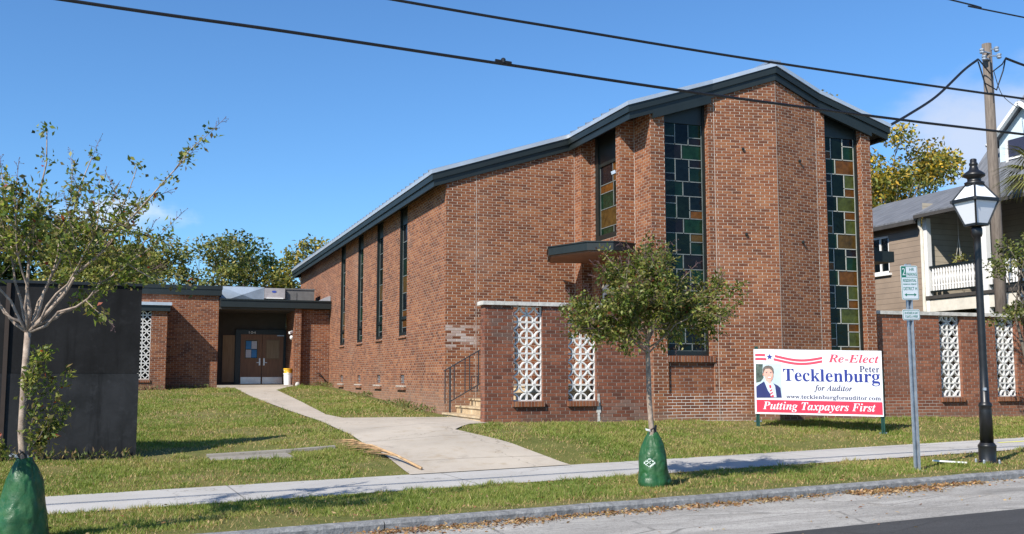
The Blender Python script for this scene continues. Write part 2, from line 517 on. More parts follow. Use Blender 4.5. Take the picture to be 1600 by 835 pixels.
def concrete(name, base, joint=None, stain=.5, along=True):
    t = NT(name)
    p = t.wpos()
    big = t.noise(p, .7, 5, .6); mid = t.noise(p, 4, 5, .6); fine = t.noise(p, 90, 3, .6)
    c = t.ramp(big, [(.3, tuple(x * .82 for x in base)), (.7, tuple(x * 1.06 for x in base))])
    c = t.mix(t.rng(mid, .5, .8, 0, stain), c, (base[0] * .66, base[1] * .56, base[2] * .42))
    crk = t.n('ShaderNodeTexVoronoi', {'Vector': t.n('ShaderNodeVectorMath', {0: p, 1: t.n('ShaderNodeVectorMath', {0: t.noise(p, 1.5, 4, .6, 'Color'), 'Scale': 1.2}, operation='SCALE').outputs[0]}, operation='ADD').outputs[0], 'Scale': .35}, feature='DISTANCE_TO_EDGE').outputs[0]
    c = t.mix(t.rng(crk, .0, .006, .55, 0), c, (.12, .11, .09))
    c = t.mix(t.rng(t.noise(p, 1.9, 6, .7), .58, .75, 0, stain), c, tuple(x * .5 for x in base))
    c = t.mix(t.rng(fine, .45, .75, 0, .30), c, tuple(x * .55 for x in base))
    uv = t.n('ShaderNodeUVMap').outputs[0]
    if joint:
        sp = t.n('ShaderNodeSeparateXYZ', {0: uv})
        f = t.math('FRACT', t.math('DIVIDE', sp.outputs[0 if along else 1], joint))
        d = t.math('MULTIPLY', t.math('MINIMUM', f, t.math('SUBTRACT', 1.0, f)), joint)
        d = t.math('ADD', d, t.math('MULTIPLY', t.math('SUBTRACT', t.noise(p, 12, 3), .5), .01))
        c = t.mix(t.rng(d, .006, .014, .65, 0), c, (.10, .095, .08))
    t.set(c, .88, 0, .25); t.bump(fine, .25, .006)
    return t.mat
M['sidewalk'] = concrete('pale sidewalk concrete', (.44, .425, .40), 3.05, .22)
M['path'] = concrete('old path concrete', (.45, .395, .325), 1.55, .55, along=False)
M['curb'] = None
def granite():
    t = NT('rough granite kerb')
    p = t.wpos()
    big = t.noise(p, 1.6, 5, .65); fine = t.noise(p, 55, 4, .7); mid = t.noise(p, 9, 6, .7)
    c = t.ramp(mid, [(.25, (.09, .093, .095)), (.5, (.22, .222, .222)), (.75, (.38, .38, .375))])
    c = t.mix(t.rng(fine, .4, .7, 0, .4), c, (.11, .115, .12))
    c = t.mix(t.rng(big, .5, .75, 0, .5), c, (.15, .15, .15))
    t.set(c, .85, 0, .3); t.bump(mid, 1.0, .03)
    return t.mat
M['curb'] = granite()
def asphalt(name, a, b, worn=.5):
    t = NT(name)
    p = t.wpos()
    st = t.n('ShaderNodeMapping', {'Vector': p, 'Rotation': (0, 0, -A_ST), 'Scale': (.35, 1.8, 1)}).outputs[0]
    streak = t.noise(st, 1.3, 7, .7); fine = t.noise(p, 110, 3, .7); mid = t.noise(p, 14, 5, .7)
    c = t.ramp(streak, [(.30, a), (.62, b)])
    grit = t.noise(p, 38, 4, .75)
    c = t.mix(t.rng(grit, .50, .68, 0, .55), c, tuple(x * .42 for x in a))
    c = t.mix(t.rng(t.noise(p, 1.1, 5, .65), .55, .75, 0, .35), c, (a[0] * 1.15, a[1] * .95, a[2] * .72))
    c = t.mix(t.rng(mid, .52, .72, 0, worn), c, tuple(x * .45 for x in a))
    c = t.mix(t.rng(fine, .35, .7, 0, .5), c, tuple(x * .5 for x in a))
    crack = t.n('ShaderNodeTexVoronoi', {'Vector': t.n('ShaderNodeMapping', {'Vector': p, 'Scale': (.5, 1.3, 1)}).outputs[0], 'Scale': 1.0}, feature='DISTANCE_TO_EDGE').outputs[0]
    c = t.mix(t.math('MULTIPLY', t.rng(crack, .0, .02, .6, 0), t.rng(streak, .4, .6)), c, (.03, .03, .03))
    t.set(c, .9, 0, .25); t.bump(fine, .8, .012)
    return t.mat
M['asphalt'] = asphalt('worn pale asphalt', (.24, .228, .21), (.52, .495, .455))
M['asphalt_new'] = asphalt('fresh dark asphalt', (.055, .055, .057), (.080, .080, .082), .25)

# ground sheet: grid in street coordinates, dense near, coarse far
def grid_sheet(name, ss, ns, zf, mat, uvf=None):
    mb = MB()
    P = [[Vector((*xy(s, n), zf(s, n))) for n in ns] for s in ss]
    for i in range(len(ss) - 1):
        for j in range(len(ns) - 1):
            mb.poly([P[i][j], P[i + 1][j], P[i + 1][j + 1], P[i][j + 1]], 0,
                    [(ss[i], ns[j]), (ss[i + 1], ns[j]), (ss[i + 1], ns[j + 1]), (ss[i], ns[j + 1])])
    o = mb.build(name, mat)
    tag(o, kind='structure')
    return o
far_s = [-900, -400, -200, -100, -60, -40] + [x * .5 for x in range(-60, 61)] + [40, 60, 100, 200, 400, 900]
lawn_n = [-.57, 0, .7, 1.5, 2.3, 3.16] + [3.16 + .25 * k for k in range(1, 30)] + [11, 12, 13.5, 15, 17, 19, 21, 24, 28, 34, 40, 60, 100, 200, 400, 900]
grid_sheet('ground', far_s, lawn_n, lambda s, n: G(*xy(s, n)) - (.035 if n < 3.0 and n > 1.6 else 0), M['soil'])
grid_sheet('road', far_s, [-60, -30, -14, -10, -7, -5, -4, -3.2, -2.4, -1.6, -1.1, -.715], lambda s, n: road_z(s, max(n, -12)), M['asphalt'])
grid_sheet('road_patch', [x * 1.0 for x in range(-60, 61)], [-9.5, -7, -5, -3.6, -2.66], lambda s, n: road_z(s, n) + .005, M['asphalt_new'])
grid_sheet('sidewalk', [x * .5 for x in range(-110, 111)], [1.50, 1.9, 2.4, 2.8, 3.17], lambda s, n: verge_z(s, n) + .012, M['sidewalk'])
# kerb: granite stones butted along the street
mb = MB()
rnd = random.Random(4)
s = -40.0
while s < 40:
    L = rnd.uniform(1.6, 2.6)
    k = 10
    for i in range(k):
        a, b = s + (L - .012) * i / k, s + (L - .012) * (i + 1) / k
        def ring(q):
            f = -.72 + .012 * mnoise.noise((q * 2.1, 1, 0)) ; z = verge_z(q, -.57) + .008 * mnoise.noise((q * 1.7, 5, 0))
            return [Vector((*xy(q, f), z - .3)), Vector((*xy(q, f), z - .03)), Vector((*xy(q, f + .025), z)), Vector((*xy(q, -.57), z + .004)), Vector((*xy(q, -.57), z - .3))]
        ra, rb = ring(a), ring(b)
        for j in range(4):
            mb.poly([ra[j], rb[j], rb[j + 1], ra[j + 1]])
        if i == 0: mb.poly(ra[::-1])
        if i == k - 1: mb.poly(rb)
    s += L
tag(mb.build('kerb', M['curb'], origin=(0, 11, 0)), kind='structure')

# concrete path to the doors (plan outlines, laid on the ground)
PATH = [(3.72, 14.72), (3.63, 16.0), (3.5, 16.9), (3.44, 18.2), (3.44, 21.0), (3.24, 24.4), (3.0, 30.0), (2.95, 35.4), (2.5, 36.4),
        (4.95, 36.2), (4.45, 34.6), (4.08, 33.4), (3.95, 27.1), (3.82, 22.6), (3.98, 21.5), (5.18, 20.75), (6.2, 20.6), (6.2, 18.5), (5.75, 18.3), (5.25, 17.6), (5.86, 16.3), (6.32, 14.92)]
def inside(x, y, poly):
    c = False
    j = len(poly) - 1
    for i in range(len(poly)):
        xi, yi = poly[i]; xj, yj = poly[j]
        if (yi > y) != (yj > y) and x < (xj - xi) * (y - yi) / (yj - yi) + xi: c = not c
        j = i
    return c
import bmesh
def draped(name, poly, mat, lift, step=.4):
    bm = bmesh.new()
    vs_ = [bm.verts.new((x, y, 0)) for x, y in poly]
    bm.faces.new(vs_)
    bmesh.ops.triangulate(bm, faces=bm.faces[:])
    xs = [p[0] for p in poly]; ys = [p[1] for p in poly]
    q = min(ys)
    while q < max(ys):
        bmesh.ops.bisect_plane(bm, geom=bm.verts[:] + bm.edges[:] + bm.faces[:], plane_co=(0, q, 0), plane_no=(0, 1, 0)); q += step
    q = min(xs)
    while q < max(xs):
        bmesh.ops.bisect_plane(bm, geom=bm.verts[:] + bm.edges[:] + bm.faces[:], plane_co=(q, 0, 0), plane_no=(1, 0, 0)); q += step
    bmesh.ops.recalc_face_normals(bm, faces=bm.faces[:])
    for v in bm.verts: v.co.z = G(v.co.x, v.co.y) + lift
    uvl = bm.loops.layers.uv.new('UVMap')
    for f in bm.faces:
        if f.normal.z < 0: f.normal_flip()
        for l in f.loops: l[uvl].uv = (l.vert.co.x, l.vert.co.y)
    me = bpy.data.meshes.new(name); bm.to_mesh(me); bm.free()
    me.materials.append(mat)
    o = bpy.data.objects.new(name, me); COL.objects.link(o)
    return tag(o, kind='structure')
draped('path', PATH, M['path'], .022)

# ------------------------------------------------------------------ walls and windows
def frame_of(p0, p1):
    dx, dy = p1[0] - p0[0], p1[1] - p0[1]
    L = math.hypot(dx, dy)
    t = (dx / L, dy / L)
    return t, (t[1], -t[0]), L

def wall(mb, p0, p1, z0, zt, holes=(), depth=.14, m=0, back=None):
    """wall face from p0 to p1 (outward side on the right); zt is a function of plan position; holes (u0,u1,za,zb or None)
    back: thickness - adds the rear face, top and ends"""
    t, n, L = frame_of(p0, p1)
    T = lambda u: zt(p0[0] + t[0] * u, p0[1] + t[1] * u)
    def P(u, d, z): return (p0[0] + t[0] * u - n[0] * d, p0[1] + t[1] * u - n[1] * d, z)
    us = sorted({0.0, L, *[h[0] for h in holes], *[h[1] for h in holes]})
    def face(u0, u1, za, zb0, zb1, d, rev=False):
        q = [P(u0, d, za), P(u1, d, za), P(u1, d, zb1), P(u0, d, zb0)]
        mb.poly(q[::-1] if rev else q, m)
    for u0, u1 in zip(us, us[1:]):
        z = z0
        hs = sorted([h for h in holes if h[0] <= u0 + 1e-6 and h[1] >= u1 - 1e-6], key=lambda h: h[2])
        closed = False
        for h in hs:
            face(u0, u1, z, h[2], h[2], 0)
            if back: face(u0, u1, z, h[2], h[2], back, True)
            if h[3] is None: closed = True; break
            z = h[3]
        if not closed:
            face(u0, u1, z, T(u0), T(u1), 0)
            if back: face(u0, u1, z, T(u0), T(u1), back, True)
    for h in holes:
        u0, u1, za, zb = h
        dd = back or depth
        t0 = T(u0) if zb is None else zb; t1 = T(u1) if zb is None else zb
        mb.poly([P(u0, 0, za), P(u0, 0, t0), P(u0, dd, t0), P(u0, dd, za)][::-1], m)
        mb.poly([P(u1, 0, za), P(u1, dd, za), P(u1, dd, t1), P(u1, 0, t1)][::-1], m)
        mb.poly([P(u0, 0, za), P(u0, dd, za), P(u1, dd, za), P(u1, 0, za)][::-1], m)
        if zb is not None: mb.poly([P(u0, 0, t0), P(u1, 0, t1), P(u1, dd, t1), P(u0, dd, t0)][::-1], m)
    if back:
        mb.poly([P(0, 0, T(0)), P(L, 0, T(L)), P(L, back, T(L)), P(0, back, T(0))], m)
        mb.poly([P(0, back, z0), P(0, 0, z0), P(0, 0, T(0)), P(0, back, T(0))], m)
        mb.poly([P(L, 0, z0), P(L, back, z0), P(L, back, T(L)), P(L, 0, T(L))], m)

def stained_window(parent, p0, p1, u0, u1, za, zb, rows, depth, fw=(.09, .09, .08, .08), ztop=None, mun=None, label=None, hopper=False, fd=.06):
    """rows from top: list of (height, [(x0,x1,y0,y1,glass)...]) in unit row coordinates; frame widths l, r, bottom, top"""
    t, n, L = frame_of(p0, p1)
    o = (p0[0] - n[0] * depth, p0[1] - n[1] * depth)
    f = MB()
    top = zb if ztop is None else None
    def zt_(u): return zb if ztop is None else ztop(p0[0] + t[0] * u, p0[1] + t[1] * u)
    l, r, b, tp = fw
    f.obox(o, t, n, u0, u0 + l, -.05, fd, za, zb, 0, zt_ if ztop else None)
    f.obox(o, t, n, u1 - r, u1, -.05, .06, za, zb, 0, zt_ if ztop else None)
    f.obox(o, t, n, u0 + l, u1 - r, -.05, .06, za, za + b)
    gt = zb - tp
    f.obox(o, t, n, u0 + l, u1 - r, -.05, .03, gt, zb, 0, zt_ if ztop else None)
    if hopper:
        f.obox(o, t, n, u0 + l, u1 - r, -.05, .04, za + .42, za + .50)
    fr = f.build('window', M['dark_green'], parent)
    if label: fr['label'] = label
    g = MB(); q = MB()
    g0, g1 = u0 + l, u1 - r
    W = g1 - g0
    def P(u, d, z): return (o[0] + t[0] * u + n[0] * d, o[1] + t[1] * u + n[1] * d, z)
    z = gt
    i = 0
    cw = .009
    while z > za + b + .02:
        h, panes = rows[i % len(rows)]; i += 1
        zl = max(z - h, za + b)
        for (a, c, e, w_, col) in panes:
            ua, uc = g0 + a * W, g0 + c * W
            zh_ = z - e * h; zl_ = max(z - w_ * h, za + b)
            if zh_ <= za + b + .01: continue
            tilt = random.Random(int(ua * 977 + zh_ * 331)).uniform(-.004, .004)
            g.poly([P(ua, tilt, zl_), P(uc, -tilt, zl_), P(uc, tilt, zh_), P(ua, -tilt, zh_)], col)
            if a > 0.01: q.obox(o, t, n, ua - cw, ua + cw, 0, .012, zl_ + .01, zh_ - .01)
            q.obox(o, t, n, ua + .012, uc - .012, 0, .011, zl_ - cw, zl_ + cw)
        z = zl
    q.obox(o, t, n, g0, g0 + .012, 0, .010, za + b, gt)
    q.obox(o, t, n, g1 - .014, g1, 0, .010, za + b, gt)
    g.build('glass', GL, fr)
    q.build('muntin', mun or M['muntin'], fr)
    return fr

# ------------------------------------------------------------------ church
RX, RZ, SL = 12.45, 8.22, .322
def zroof(x, y=0): return RZ - SL * abs(x - RX)
church = thing('church', (9.3, 26, .7), 'red brick church with a low gabled dark eave and tall stained glass windows', 'church')
GZ = .3
wt_ = lambda x, y: zroof(x) - .29
Y4 = 18.45; YN = 21.56; X0 = 6.2
SIDE_W = [(33.43, 34.24), (30.55, 31.36), (27.83, 28.64), (25.07, 25.88)]   # y ranges
# side wall (u runs from y=43.6 down)
mb = MB()
FAR = 43.6
holes = []
for a, b in SIDE_W:
    holes.append((FAR - b, FAR - a, 2.64, None))
    c = FAR - (a + b) / 2
    holes.append((c - .22, c + .22, 1.44, 1.66))
wall(mb, (X0, FAR), (X0, YN), GZ, wt_, holes, .2)
wall(mb, (X0, YN), (9.28, YN), GZ, wt_, (), .2)
wall(mb, (15.2, FAR), (X0, FAR), GZ, wt_, (), .2)
mb.build('nave_wall', M['brick_nave'], church)
# transept side
mb = MB()
XP = 9.52
wall(mb, (9.28, YN), (9.28, 21.18), GZ, wt_)
wall(mb, (9.28, 21.18), (XP, 21.18), GZ, wt_)
TW = (21.18 - 20.98, 21.18 - 19.62)
wall(mb, (XP, 21.18), (XP, 19.40), GZ, wt_, [(TW[0] + .25, TW[1] - .25, 1.48, 3.65), (TW[0], TW[1], 4.62, None)], .12)
wall(mb, (XP, 19.40), (9.30, 19.40), GZ, wt_)
wall(mb, (9.30, 19.40), (9.30, 19.20), GZ, wt_)
wall(mb, (9.30, 19.20), (9.63, 19.20), GZ, wt_)
wall(mb, (9.63, 19.20), (9.63, Y4), GZ, wt_)
mb.build('transept_wall', M['brick_nave'], church)
# front
mb = MB()
LW = (9.95, 10.98); RW = (13.89, 14.84)
HR = 18.17
wall(mb, (9.63, Y4), (11.11, Y4), GZ, wt_, [(LW[0] - 9.63, LW[1] - 9.63, 2.03, None), (LW[0] - 9.63 + .02, LW[1] - 9.63 + .05, 1.27, 1.90)], .24)
wall(mb, (11.11, Y4), (12.45, HR), GZ, wt_)
wall(mb, (12.45, HR), (13.67, Y4), GZ, wt_)
wall(mb, (13.67, Y4), (15.09, Y4), GZ, wt_, [(RW[0] - 13.67, RW[1] - 13.67, 2.03, None)], .24)
wall(mb, (15.09, Y4), (15.09, FAR), GZ, wt_)
mb.build('chancel_wall', M['brick_front'], church)
mb = MB()
mb.box(LW[0] + .02, LW[1] + .05, Y4 + .05, Y4 + .12, 1.27, 1.90)
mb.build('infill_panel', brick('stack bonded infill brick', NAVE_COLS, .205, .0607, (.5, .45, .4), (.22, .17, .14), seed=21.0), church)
for x0, x1, z in ((LW[0] - .0, LW[1] + .06, 1.905), (RW[0] - .02, RW[1] + .02, 1.905)):
    mb = MB(); mb.box(x0, x1, Y4 - .02, Y4 + .2, z, z + .12)
    mb.build('window_sill', M['brick_sill'], church)
# pale control joints
for p0, p1, u in (((X0, YN), (9.28, YN), .70), ((X0, YN), (9.28, YN), 3.07), ((11.11, Y4), (12.45, HR), .01), ((12.45, HR), (13.67, Y4), 1.235), ((12.45, HR), (13.67, Y4), .012), ((9.63, 19.20), (9.63, Y4), .012)):
    t, n, L = frame_of(p0, p1)
    mb = MB()
    x = p0[0] + t[0] * u; y = p0[1] + t[1] * u
    mb.obox((x, y), t, n, -.0045, .0045, -.004, .003, GZ, zroof(x) - .30)
    mb.build('mortar_joint', M['joint'], church)
# rows of panes
ROW_L = [(.44, [(0, .34, 0, .62, TE), (0, .34, .62, 1, NB), (.34, .67, 0, 1, NB), (.67, 1, 0, .64, BG), (.67, 1, .64, 1, PL)]),
         (.31, [(0, .5, 0, 1, PL), (.5, 1, 0, 1, BG)]),
         (.47, [(0, .34, 0, .66, TE), (0, .34, .66, 1, PL), (.34, .68, 0, 1, NB), (.68, 1, 0, .36, PL), (.68, 1, .36, 1, TE)]),
         (.31, [(0, .52, 0, 1, TE), (.52, 1, 0, 1, NB)]),
         (.47, [(0, .36, 0, .34, PL), (0, .36, .34, 1, BG), (.36, .68, 0, 1, BK), (.68, 1, 0, .62, NB), (.68, 1, .62, 1, AM)]),
         (.31, [(0, .52, 0, 1, PL), (.52, 1, 0, 1, BG)]),
         (.44, [(0, .34, 0, 1, BG), (.34, .68, 0, 1, BK), (.68, 1, 0, .4, HO), (.68, 1, .4, 1, TE)]),
         (.31, [(0, .5, 0, 1, TE), (.5, 1, 0, 1, PL)])]
ROW_R = [(.48, [(0, .30, 0, .64, TE), (0, .30, .64, 1, AM), (.30, .66, 0, 1, BK), (.66, 1, 0, .36, PL), (.66, 1, .36, 1, BG)]),
         (.33, [(0, .42, 0, 1, BG), (.42, 1, 0, 1, AM)]),
         (.50, [(0, .30, 0, .34, PL), (0, .30, .34, 1, TE), (.30, .68, 0, 1, BK), (.68, 1, 0, .62, OL), (.68, 1, .62, 1, AM)]),
         (.33, [(0, .45, 0, 1, BK), (.45, 1, 0, 1, OL)]),
         (.50, [(0, .30, 0, .66, BG), (0, .30, .66, 1, AM), (.30, .66, 0, 1, BK), (.66, 1, 0, .36, AM), (.66, 1, .36, 1, OL)]),
         (.33, [(0, .42, 0, 1, BG), (.42, 1, 0, 1, HO)])]
LZ = 6.93
stained_window(church, (9.63, Y4), (11.11, Y4), LW[0] - 9.63, LW[1] - 9.63, 2.03, LZ, ROW_L, .20, (.02, .05, .10, .06), wt_, None, 'left front stained glass window of dark blue and green panes', fd=.19)
stained_window(church, (13.67, Y4), (15.09, Y4), RW[0] - 13.67, RW[1] - 13.67, 2.03, LZ, ROW_R, .20, (.02, .05, .10, .06), wt_, M['muntin_white'], 'right front stained glass window of green and amber panes', fd=.19)
ROW_T = [(.42, [(0, .6, 0, 1, PL), (.6, 1, 0, 1, AM)]), (.55, [(0, .62, 0, .35, AM), (0, .62, .35, 1, BG), (.62, 1, 0, 1, BK)]),
         (.42, [(0, .8, 0, 1, HO), (.8, 1, 0, 1, BG)]), (.55, [(0, .62, 0, .66, BG), (0, .62, .66, 1, AM), (.62, 1, 0, 1, PL)])]
stained_window(church, (XP, 21.18), (XP, 19.40), TW[0], TW[1], 4.62, 6.35, ROW_T, .08, (.16, .10, .12, .06), wt_, None, 'transept window of brown and green panes above the canopy')
SIDE_COL = [[NB, TE, PL, NB, HO, AM], [BG, TE, BK, NB, BG, PL], [NB, PL, BK, HO, NB, TE], [PL, NB, TE, HO, NB, AM]]
for k, (a, b) in enumerate(SIDE_W):
    cs = SIDE_COL[k]
    rows = [(.44, [(0, 1, 0, 1, c)]) for i, c in enumerate(cs)]
    stained_window(church, (X0, FAR), (X0, YN), FAR - b, FAR - a, 2.64, 5.55, rows, .085, (.04, .04, .09, .05), wt_, None, hopper=True, fd=.080)
    mb = MB(); mb.box(X0 - .04, X0 + .01, a - .02, b + .02, 2.58, 2.64)
    mb.build('window_sill', M['brick_nave'], church)
    c = (a + b) / 2
    mb = MB(); mb.box(X0 + .05, X0 + .07, c - .22, c + .22, 1.44, 1.66); 
    v = mb.build('vent', M['steel'], church)
    mb = MB()
    for j in range(4): mb.box(X0 + .03, X0 + .05, c - .21, c + .21, 1.46 + .052 * j, 1.475 + .052 * j)
    mb.build('louvre', M['galv'], v)
    mb = MB(); mb.box(X0 - .06, X0 + .01, c - .42, c + .42, 1.28, 1.36)
    mb.box(X0 - .065, X0 + .01, c - .43, c + .43, 1.362, 1.385, 1)
    mb.build('vent_ledge', [M['brick_nave'], M['joint']], church)

# roof plan
RP = [(5.86, 43.9), (5.86, 21.47), (9.10, 21.47), (9.10, 18.36), (11.06, 18.36), (12.45, 18.09), (13.72, 18.36), (15.58, 18.36), (15.58, 43.9)]
def offset(poly, d):
    out = []
    m_ = len(poly)
    for i in range(m_):
        p, a, b = Vector(poly[i]), Vector(poly[i - 1]), Vector(poly[(i + 1) % m_])
        n1 = Vector(((p - a).y, -(p - a).x)).normalized(); n2 = Vector(((b - p).y, -(b - p).x)).normalized()
        k = (n1 + n2); k = k / max(.2, k.dot(n1)) if k.length > 1e-6 else n1
        out.append(tuple(p + k * d))
    return out
def ring(mb, outer, inner, za, zb, m=0):
    k = len(outer)
    for i in range(k):
        j = (i + 1) % k
        O0, O1, I0, I1 = outer[i], outer[j], inner[i], inner[j]
        f = lambda p, z: (p[0], p[1], zroof(p[0]) + z)
        mb.poly([f(O0, za), f(O1, za), f(O1, zb), f(O0, zb)], m)
        mb.poly([f(O0, zb), f(O1, zb), f(I1, zb), f(I0, zb)], m)
        mb.poly([f(I0, za), f(I1, za), f(O1, za), f(O0, za)], m)
        mb.poly([f(I1, za), f(I0, za), f(I0, zb), f(I1, zb)], m)
mb = MB(); ring(mb, RP, offset(RP, -.05), -.20, -.045); fas = mb.build('fascia', M['fascia'], church)
mb = MB(); ring(mb, offset(RP, -.035), offset(RP, -.09), -.35, -.18); mb.build('fascia', M['fascia'], church)
mb = MB(); ring(mb, offset(RP, .022), offset(RP, -.10), -.055, .03); mb.build('roof_edge', M['metal_light'], church)
# roof planes and soffit
def split_planes(poly):
    L_ = [p for p in poly if p[0] <= RX + 1e-6]; R_ = [p for p in poly if p[0] >= RX - 1e-6]
    yb = poly[0][1]
    return L_ + [(RX, yb)], R_ + [(RX, yb)]
mb = MB()
inn = offset(RP, -.06)
for part in split_planes(inn):
    for tri in ([part] if False else [part]):
        mb.poly([(x, y, zroof(x) + .012) for x, y in tri])
y = 19.2
while y < 43.5:
    xa = 5.85 if y > 21.5 else 9.1
    mb.beam((xa - .02, y, zroof(xa) + .04), (RX, y, RZ + .04), .05, .05)
    mb.beam((15.58, y, zroof(15.58) + .04), (RX, y, RZ + .04), .05, .05)
    y += .42
mb.beam((RX, 18.1, RZ + .05), (RX, 43.8, RZ + .05), .25, .05)
mb.build('roof', M['metal_roof'], church)
mb = MB()
for part in split_planes(offset(RP, -.07)):
    mb.poly([(x, y, zroof(x) - .27) for x, y in part][::-1])
mb.build('soffit', M['soffit'], church)
# extra boards over the two front windows
for xa, xb in ((9.66, 11.02), (13.76, 15.08)):
    mb = MB()
    mb.hexa([(xa, 18.36, zroof(xa) - .46), (xb, 18.36, zroof(xb) - .46), (xb, 18.43, zroof(xb) - .46), (xa, 18.43, zroof(xa) - .46),
             (xa, 18.36, zroof(xa) - .352), (xb, 18.36, zroof(xb) - .352), (xb, 18.43, zroof(xb) - .352), (xa, 18.43, zroof(xa) - .352)])
    mb.build('window_head_board', M['fascia'], church)
# canopy over the side door
CP = [(9.50, 18.95), (9.50, 21.0), (8.46, 21.22), (8.02, 20.05), (8.42, 18.95), (8.9, 18.72)]
mb = MB(); mb.prism(CP, 4.16, 4.32); can = mb.build('canopy', M['fascia'], church)
mb = MB(); mb.prism(offset(CP, -.05), 4.13, 4.158); mb.build('canopy_soffit', M['canopy_soffit'], can)
mb = MB(); mb.prism(offset(CP, .02), 4.322, 4.345); mb.build('canopy_edge', M['fascia'], can)
# side door
mb = MB()
ya, yb_ = 20.73, 19.87
mb.box(XP + .06, XP + .12, yb_, ya, 1.48, 3.65)
dr = mb.build('door', M['white_paint'], church)
mb = MB()
mb.box(XP + .045, XP + .058, yb_ + .12, ya - .12, 2.4, 3.4)
mb.build('door_glass', GL[NB], dr)
mb = MB(); mb.tube([(XP + .05, yb_ + .1, 2.25), (XP + .0, yb_ + .1, 2.25), (XP + .0, yb_ + .2, 2.25)], .012, 8); mb.build('handle', M['steel'], dr)
# small floodlight by the transept window, wall anchors on the prow
mb = MB(); mb.beam((9.50, 19.58, 6.04), (9.42, 19.62, 6.02), .05, .05); mb.beam((9.43, 19.66, 5.98), (9.37, 19.74, 5.95), .07, .07)
mb.build('floodlight', M['galv'], church)
for x, z in ((11.72, 6.36), (11.75, 4.55), (13.15, 4.45), (13.12, 6.2)):
    t_ = (x - 11.11) / (12.45 - 11.11) if x < 12.45 else (13.67 - x) / (13.67 - 12.45)
    y = Y4 + (HR - Y4) * t_
    mb = MB(); mb.lathe([(.018, -.03), (.03, -.01), (.03, .02), (.012, .035)], (x, y - .025, z), 8)
    mb.build('wall_anchor', M['dark_green'], church)
# canopy on the hidden right side of the building
mb = MB(); mb.box(15.09, 15.86, 18.72, 20.2, 4.17, 4.41); mb.build('canopy', M['fascia'], church)

# ------------------------------------------------------------------ pierced garden walls
def block_mesh(w, h, d):
    """screen block: thin frame with four quarter-circle ribs leaving a star in the middle"""
    mb = MB()
    e = .014
    x0, x1, z0, z1 = -w / 2 + .002, w / 2 - .002, -h / 2 + .002, h / 2 - .002
    mb.box(x0, x0 + e, -d / 2, d / 2, z0, z1); mb.box(x1 - e, x1, -d / 2, d / 2, z0, z1)
    mb.box(x0 + e, x1 - e, -d / 2, d / 2, z0, z0 + e); mb.box(x0 + e, x1 - e, -d / 2, d / 2, z1 - e, z1)
    k = 7
    for cx, cz, a0 in ((x0, z0, 0), (x1, z0, 90), (x1, z1, 180), (x0, z1, 270)):
        for i in range(k):
            a, b = rad(a0 + 90 * i / k), rad(a0 + 90 * (i + 1) / k)
            R1x, R1z = w / 2 - .002, h / 2 - .002
            th = .026
            def P(ang, q, y): return (cx + (R1x - q) * math.cos(ang), y, cz + (R1z - q) * math.sin(ang))
            O0, O1, I0, I1 = 0, 0, th, th
            mb.poly([P(a, 0, -d / 2), P(b, 0, -d / 2), P(b, th, -d / 2), P(a, th, -d / 2)][::1])
            mb.poly([P(a, th, d / 2), P(b, th, d / 2), P(b, 0, d / 2), P(a, 0, d / 2)])
            mb.poly([P(a, 0, -d / 2), P(a, 0, d / 2), P(b, 0, d / 2), P(b, 0, -d / 2)])
            mb.poly([P(a, th, -d / 2), P(b, th, -d / 2), P(b, th, d / 2), P(a, th, d / 2)])
    return mb
_blk = {}
def screen_panel(parent, x0, y, z0, cols, rows, w, h, d=.07):
    """mortar bed strip under the blocks is the panel, each block a sub-part"""
    mb = MB(); mb.box(x0, x0 + cols * w, y - d / 2, y + d / 2, z0 - .012, z0)
    pan = mb.build('screen_panel', M['joint'], parent)
    base = world_loc(pan)
    key = (w, h)
    for i in range(cols):
        for j in range(rows):
            loc = Vector((x0 + (i + .5) * w, y, z0 + (j + .5) * h))
            if key not in _blk:
                o = block_mesh(w, h, d).build('screen_block', M['concrete_block'])
                _blk[key] = o
            else:
                o = _blk[key].copy(); COL.objects.link(o)
            o.parent = pan; o.location = loc - base
    return pan
def garden_wall(x0, x1, y, zb, zt, hx, zsill, mat, label):
    gw = thing('garden_wall', (x0, y, .7), label, 'wall', 'pierced brick garden walls')
    mb = MB()
    zt_h = zsill + 6 * .303
    holes = [(a - x0, a - x0 + .606, zsill, None) for a in hx]
    wall(mb, (x0, y), (x1, y), zb, lambda x, yy: zt, holes, m=0, back=.26)
    mb.build('brick_wall', mat, gw)
    mb = MB()
    xx = x0 - .06
    r_ = random.Random(int(x0 * 7))
    while xx < x1:
        L = min(r_.uniform(.95, 1.25), x1 - xx)
        mb.box(xx + .004, xx + L - .004, y - .05, y + .31, zt + .001, zt + .078 + r_.uniform(-.004, .004))
        xx += L
    bevel(mb.build('coping', M['coping'], gw), .01)
    for a in hx:
        screen_panel(gw, a, y + .11, zsill + .012, 2, 6, .303, .303)
        mb = MB(); mb.box(a - .02, a + .626, y - .055, y + .05, zsill - .10, zsill - .004)
        mb.build('sill', M['brick_sill'], gw)
    return gw
gl = garden_wall(6.14, 9.625, 18.63, .3, 2.975, (6.72, 7.855), 1.135, M['brick_garden'], 'dark weathered brick garden wall with two pierced screens beside the stone steps')
garden_wall(15.12, 26.0, 18.63, .3, 2.985, (16.95, 18.56, 20.17), 1.15, M['brick_garden_right'], 'long redder brick garden wall behind the street lamp, right of the church front')
mb = MB()
r_ = random.Random(8)
for k in range(9):
    z = .72 + k * .062
    w = r_.uniform(.02, .045)
    mb.box(8.50 - w, 8.50 + w, 18.622 - r_.uniform(0, .012), 18.64, z, z + .058)
mb.build('mortar_scar', M['coping'], gl)

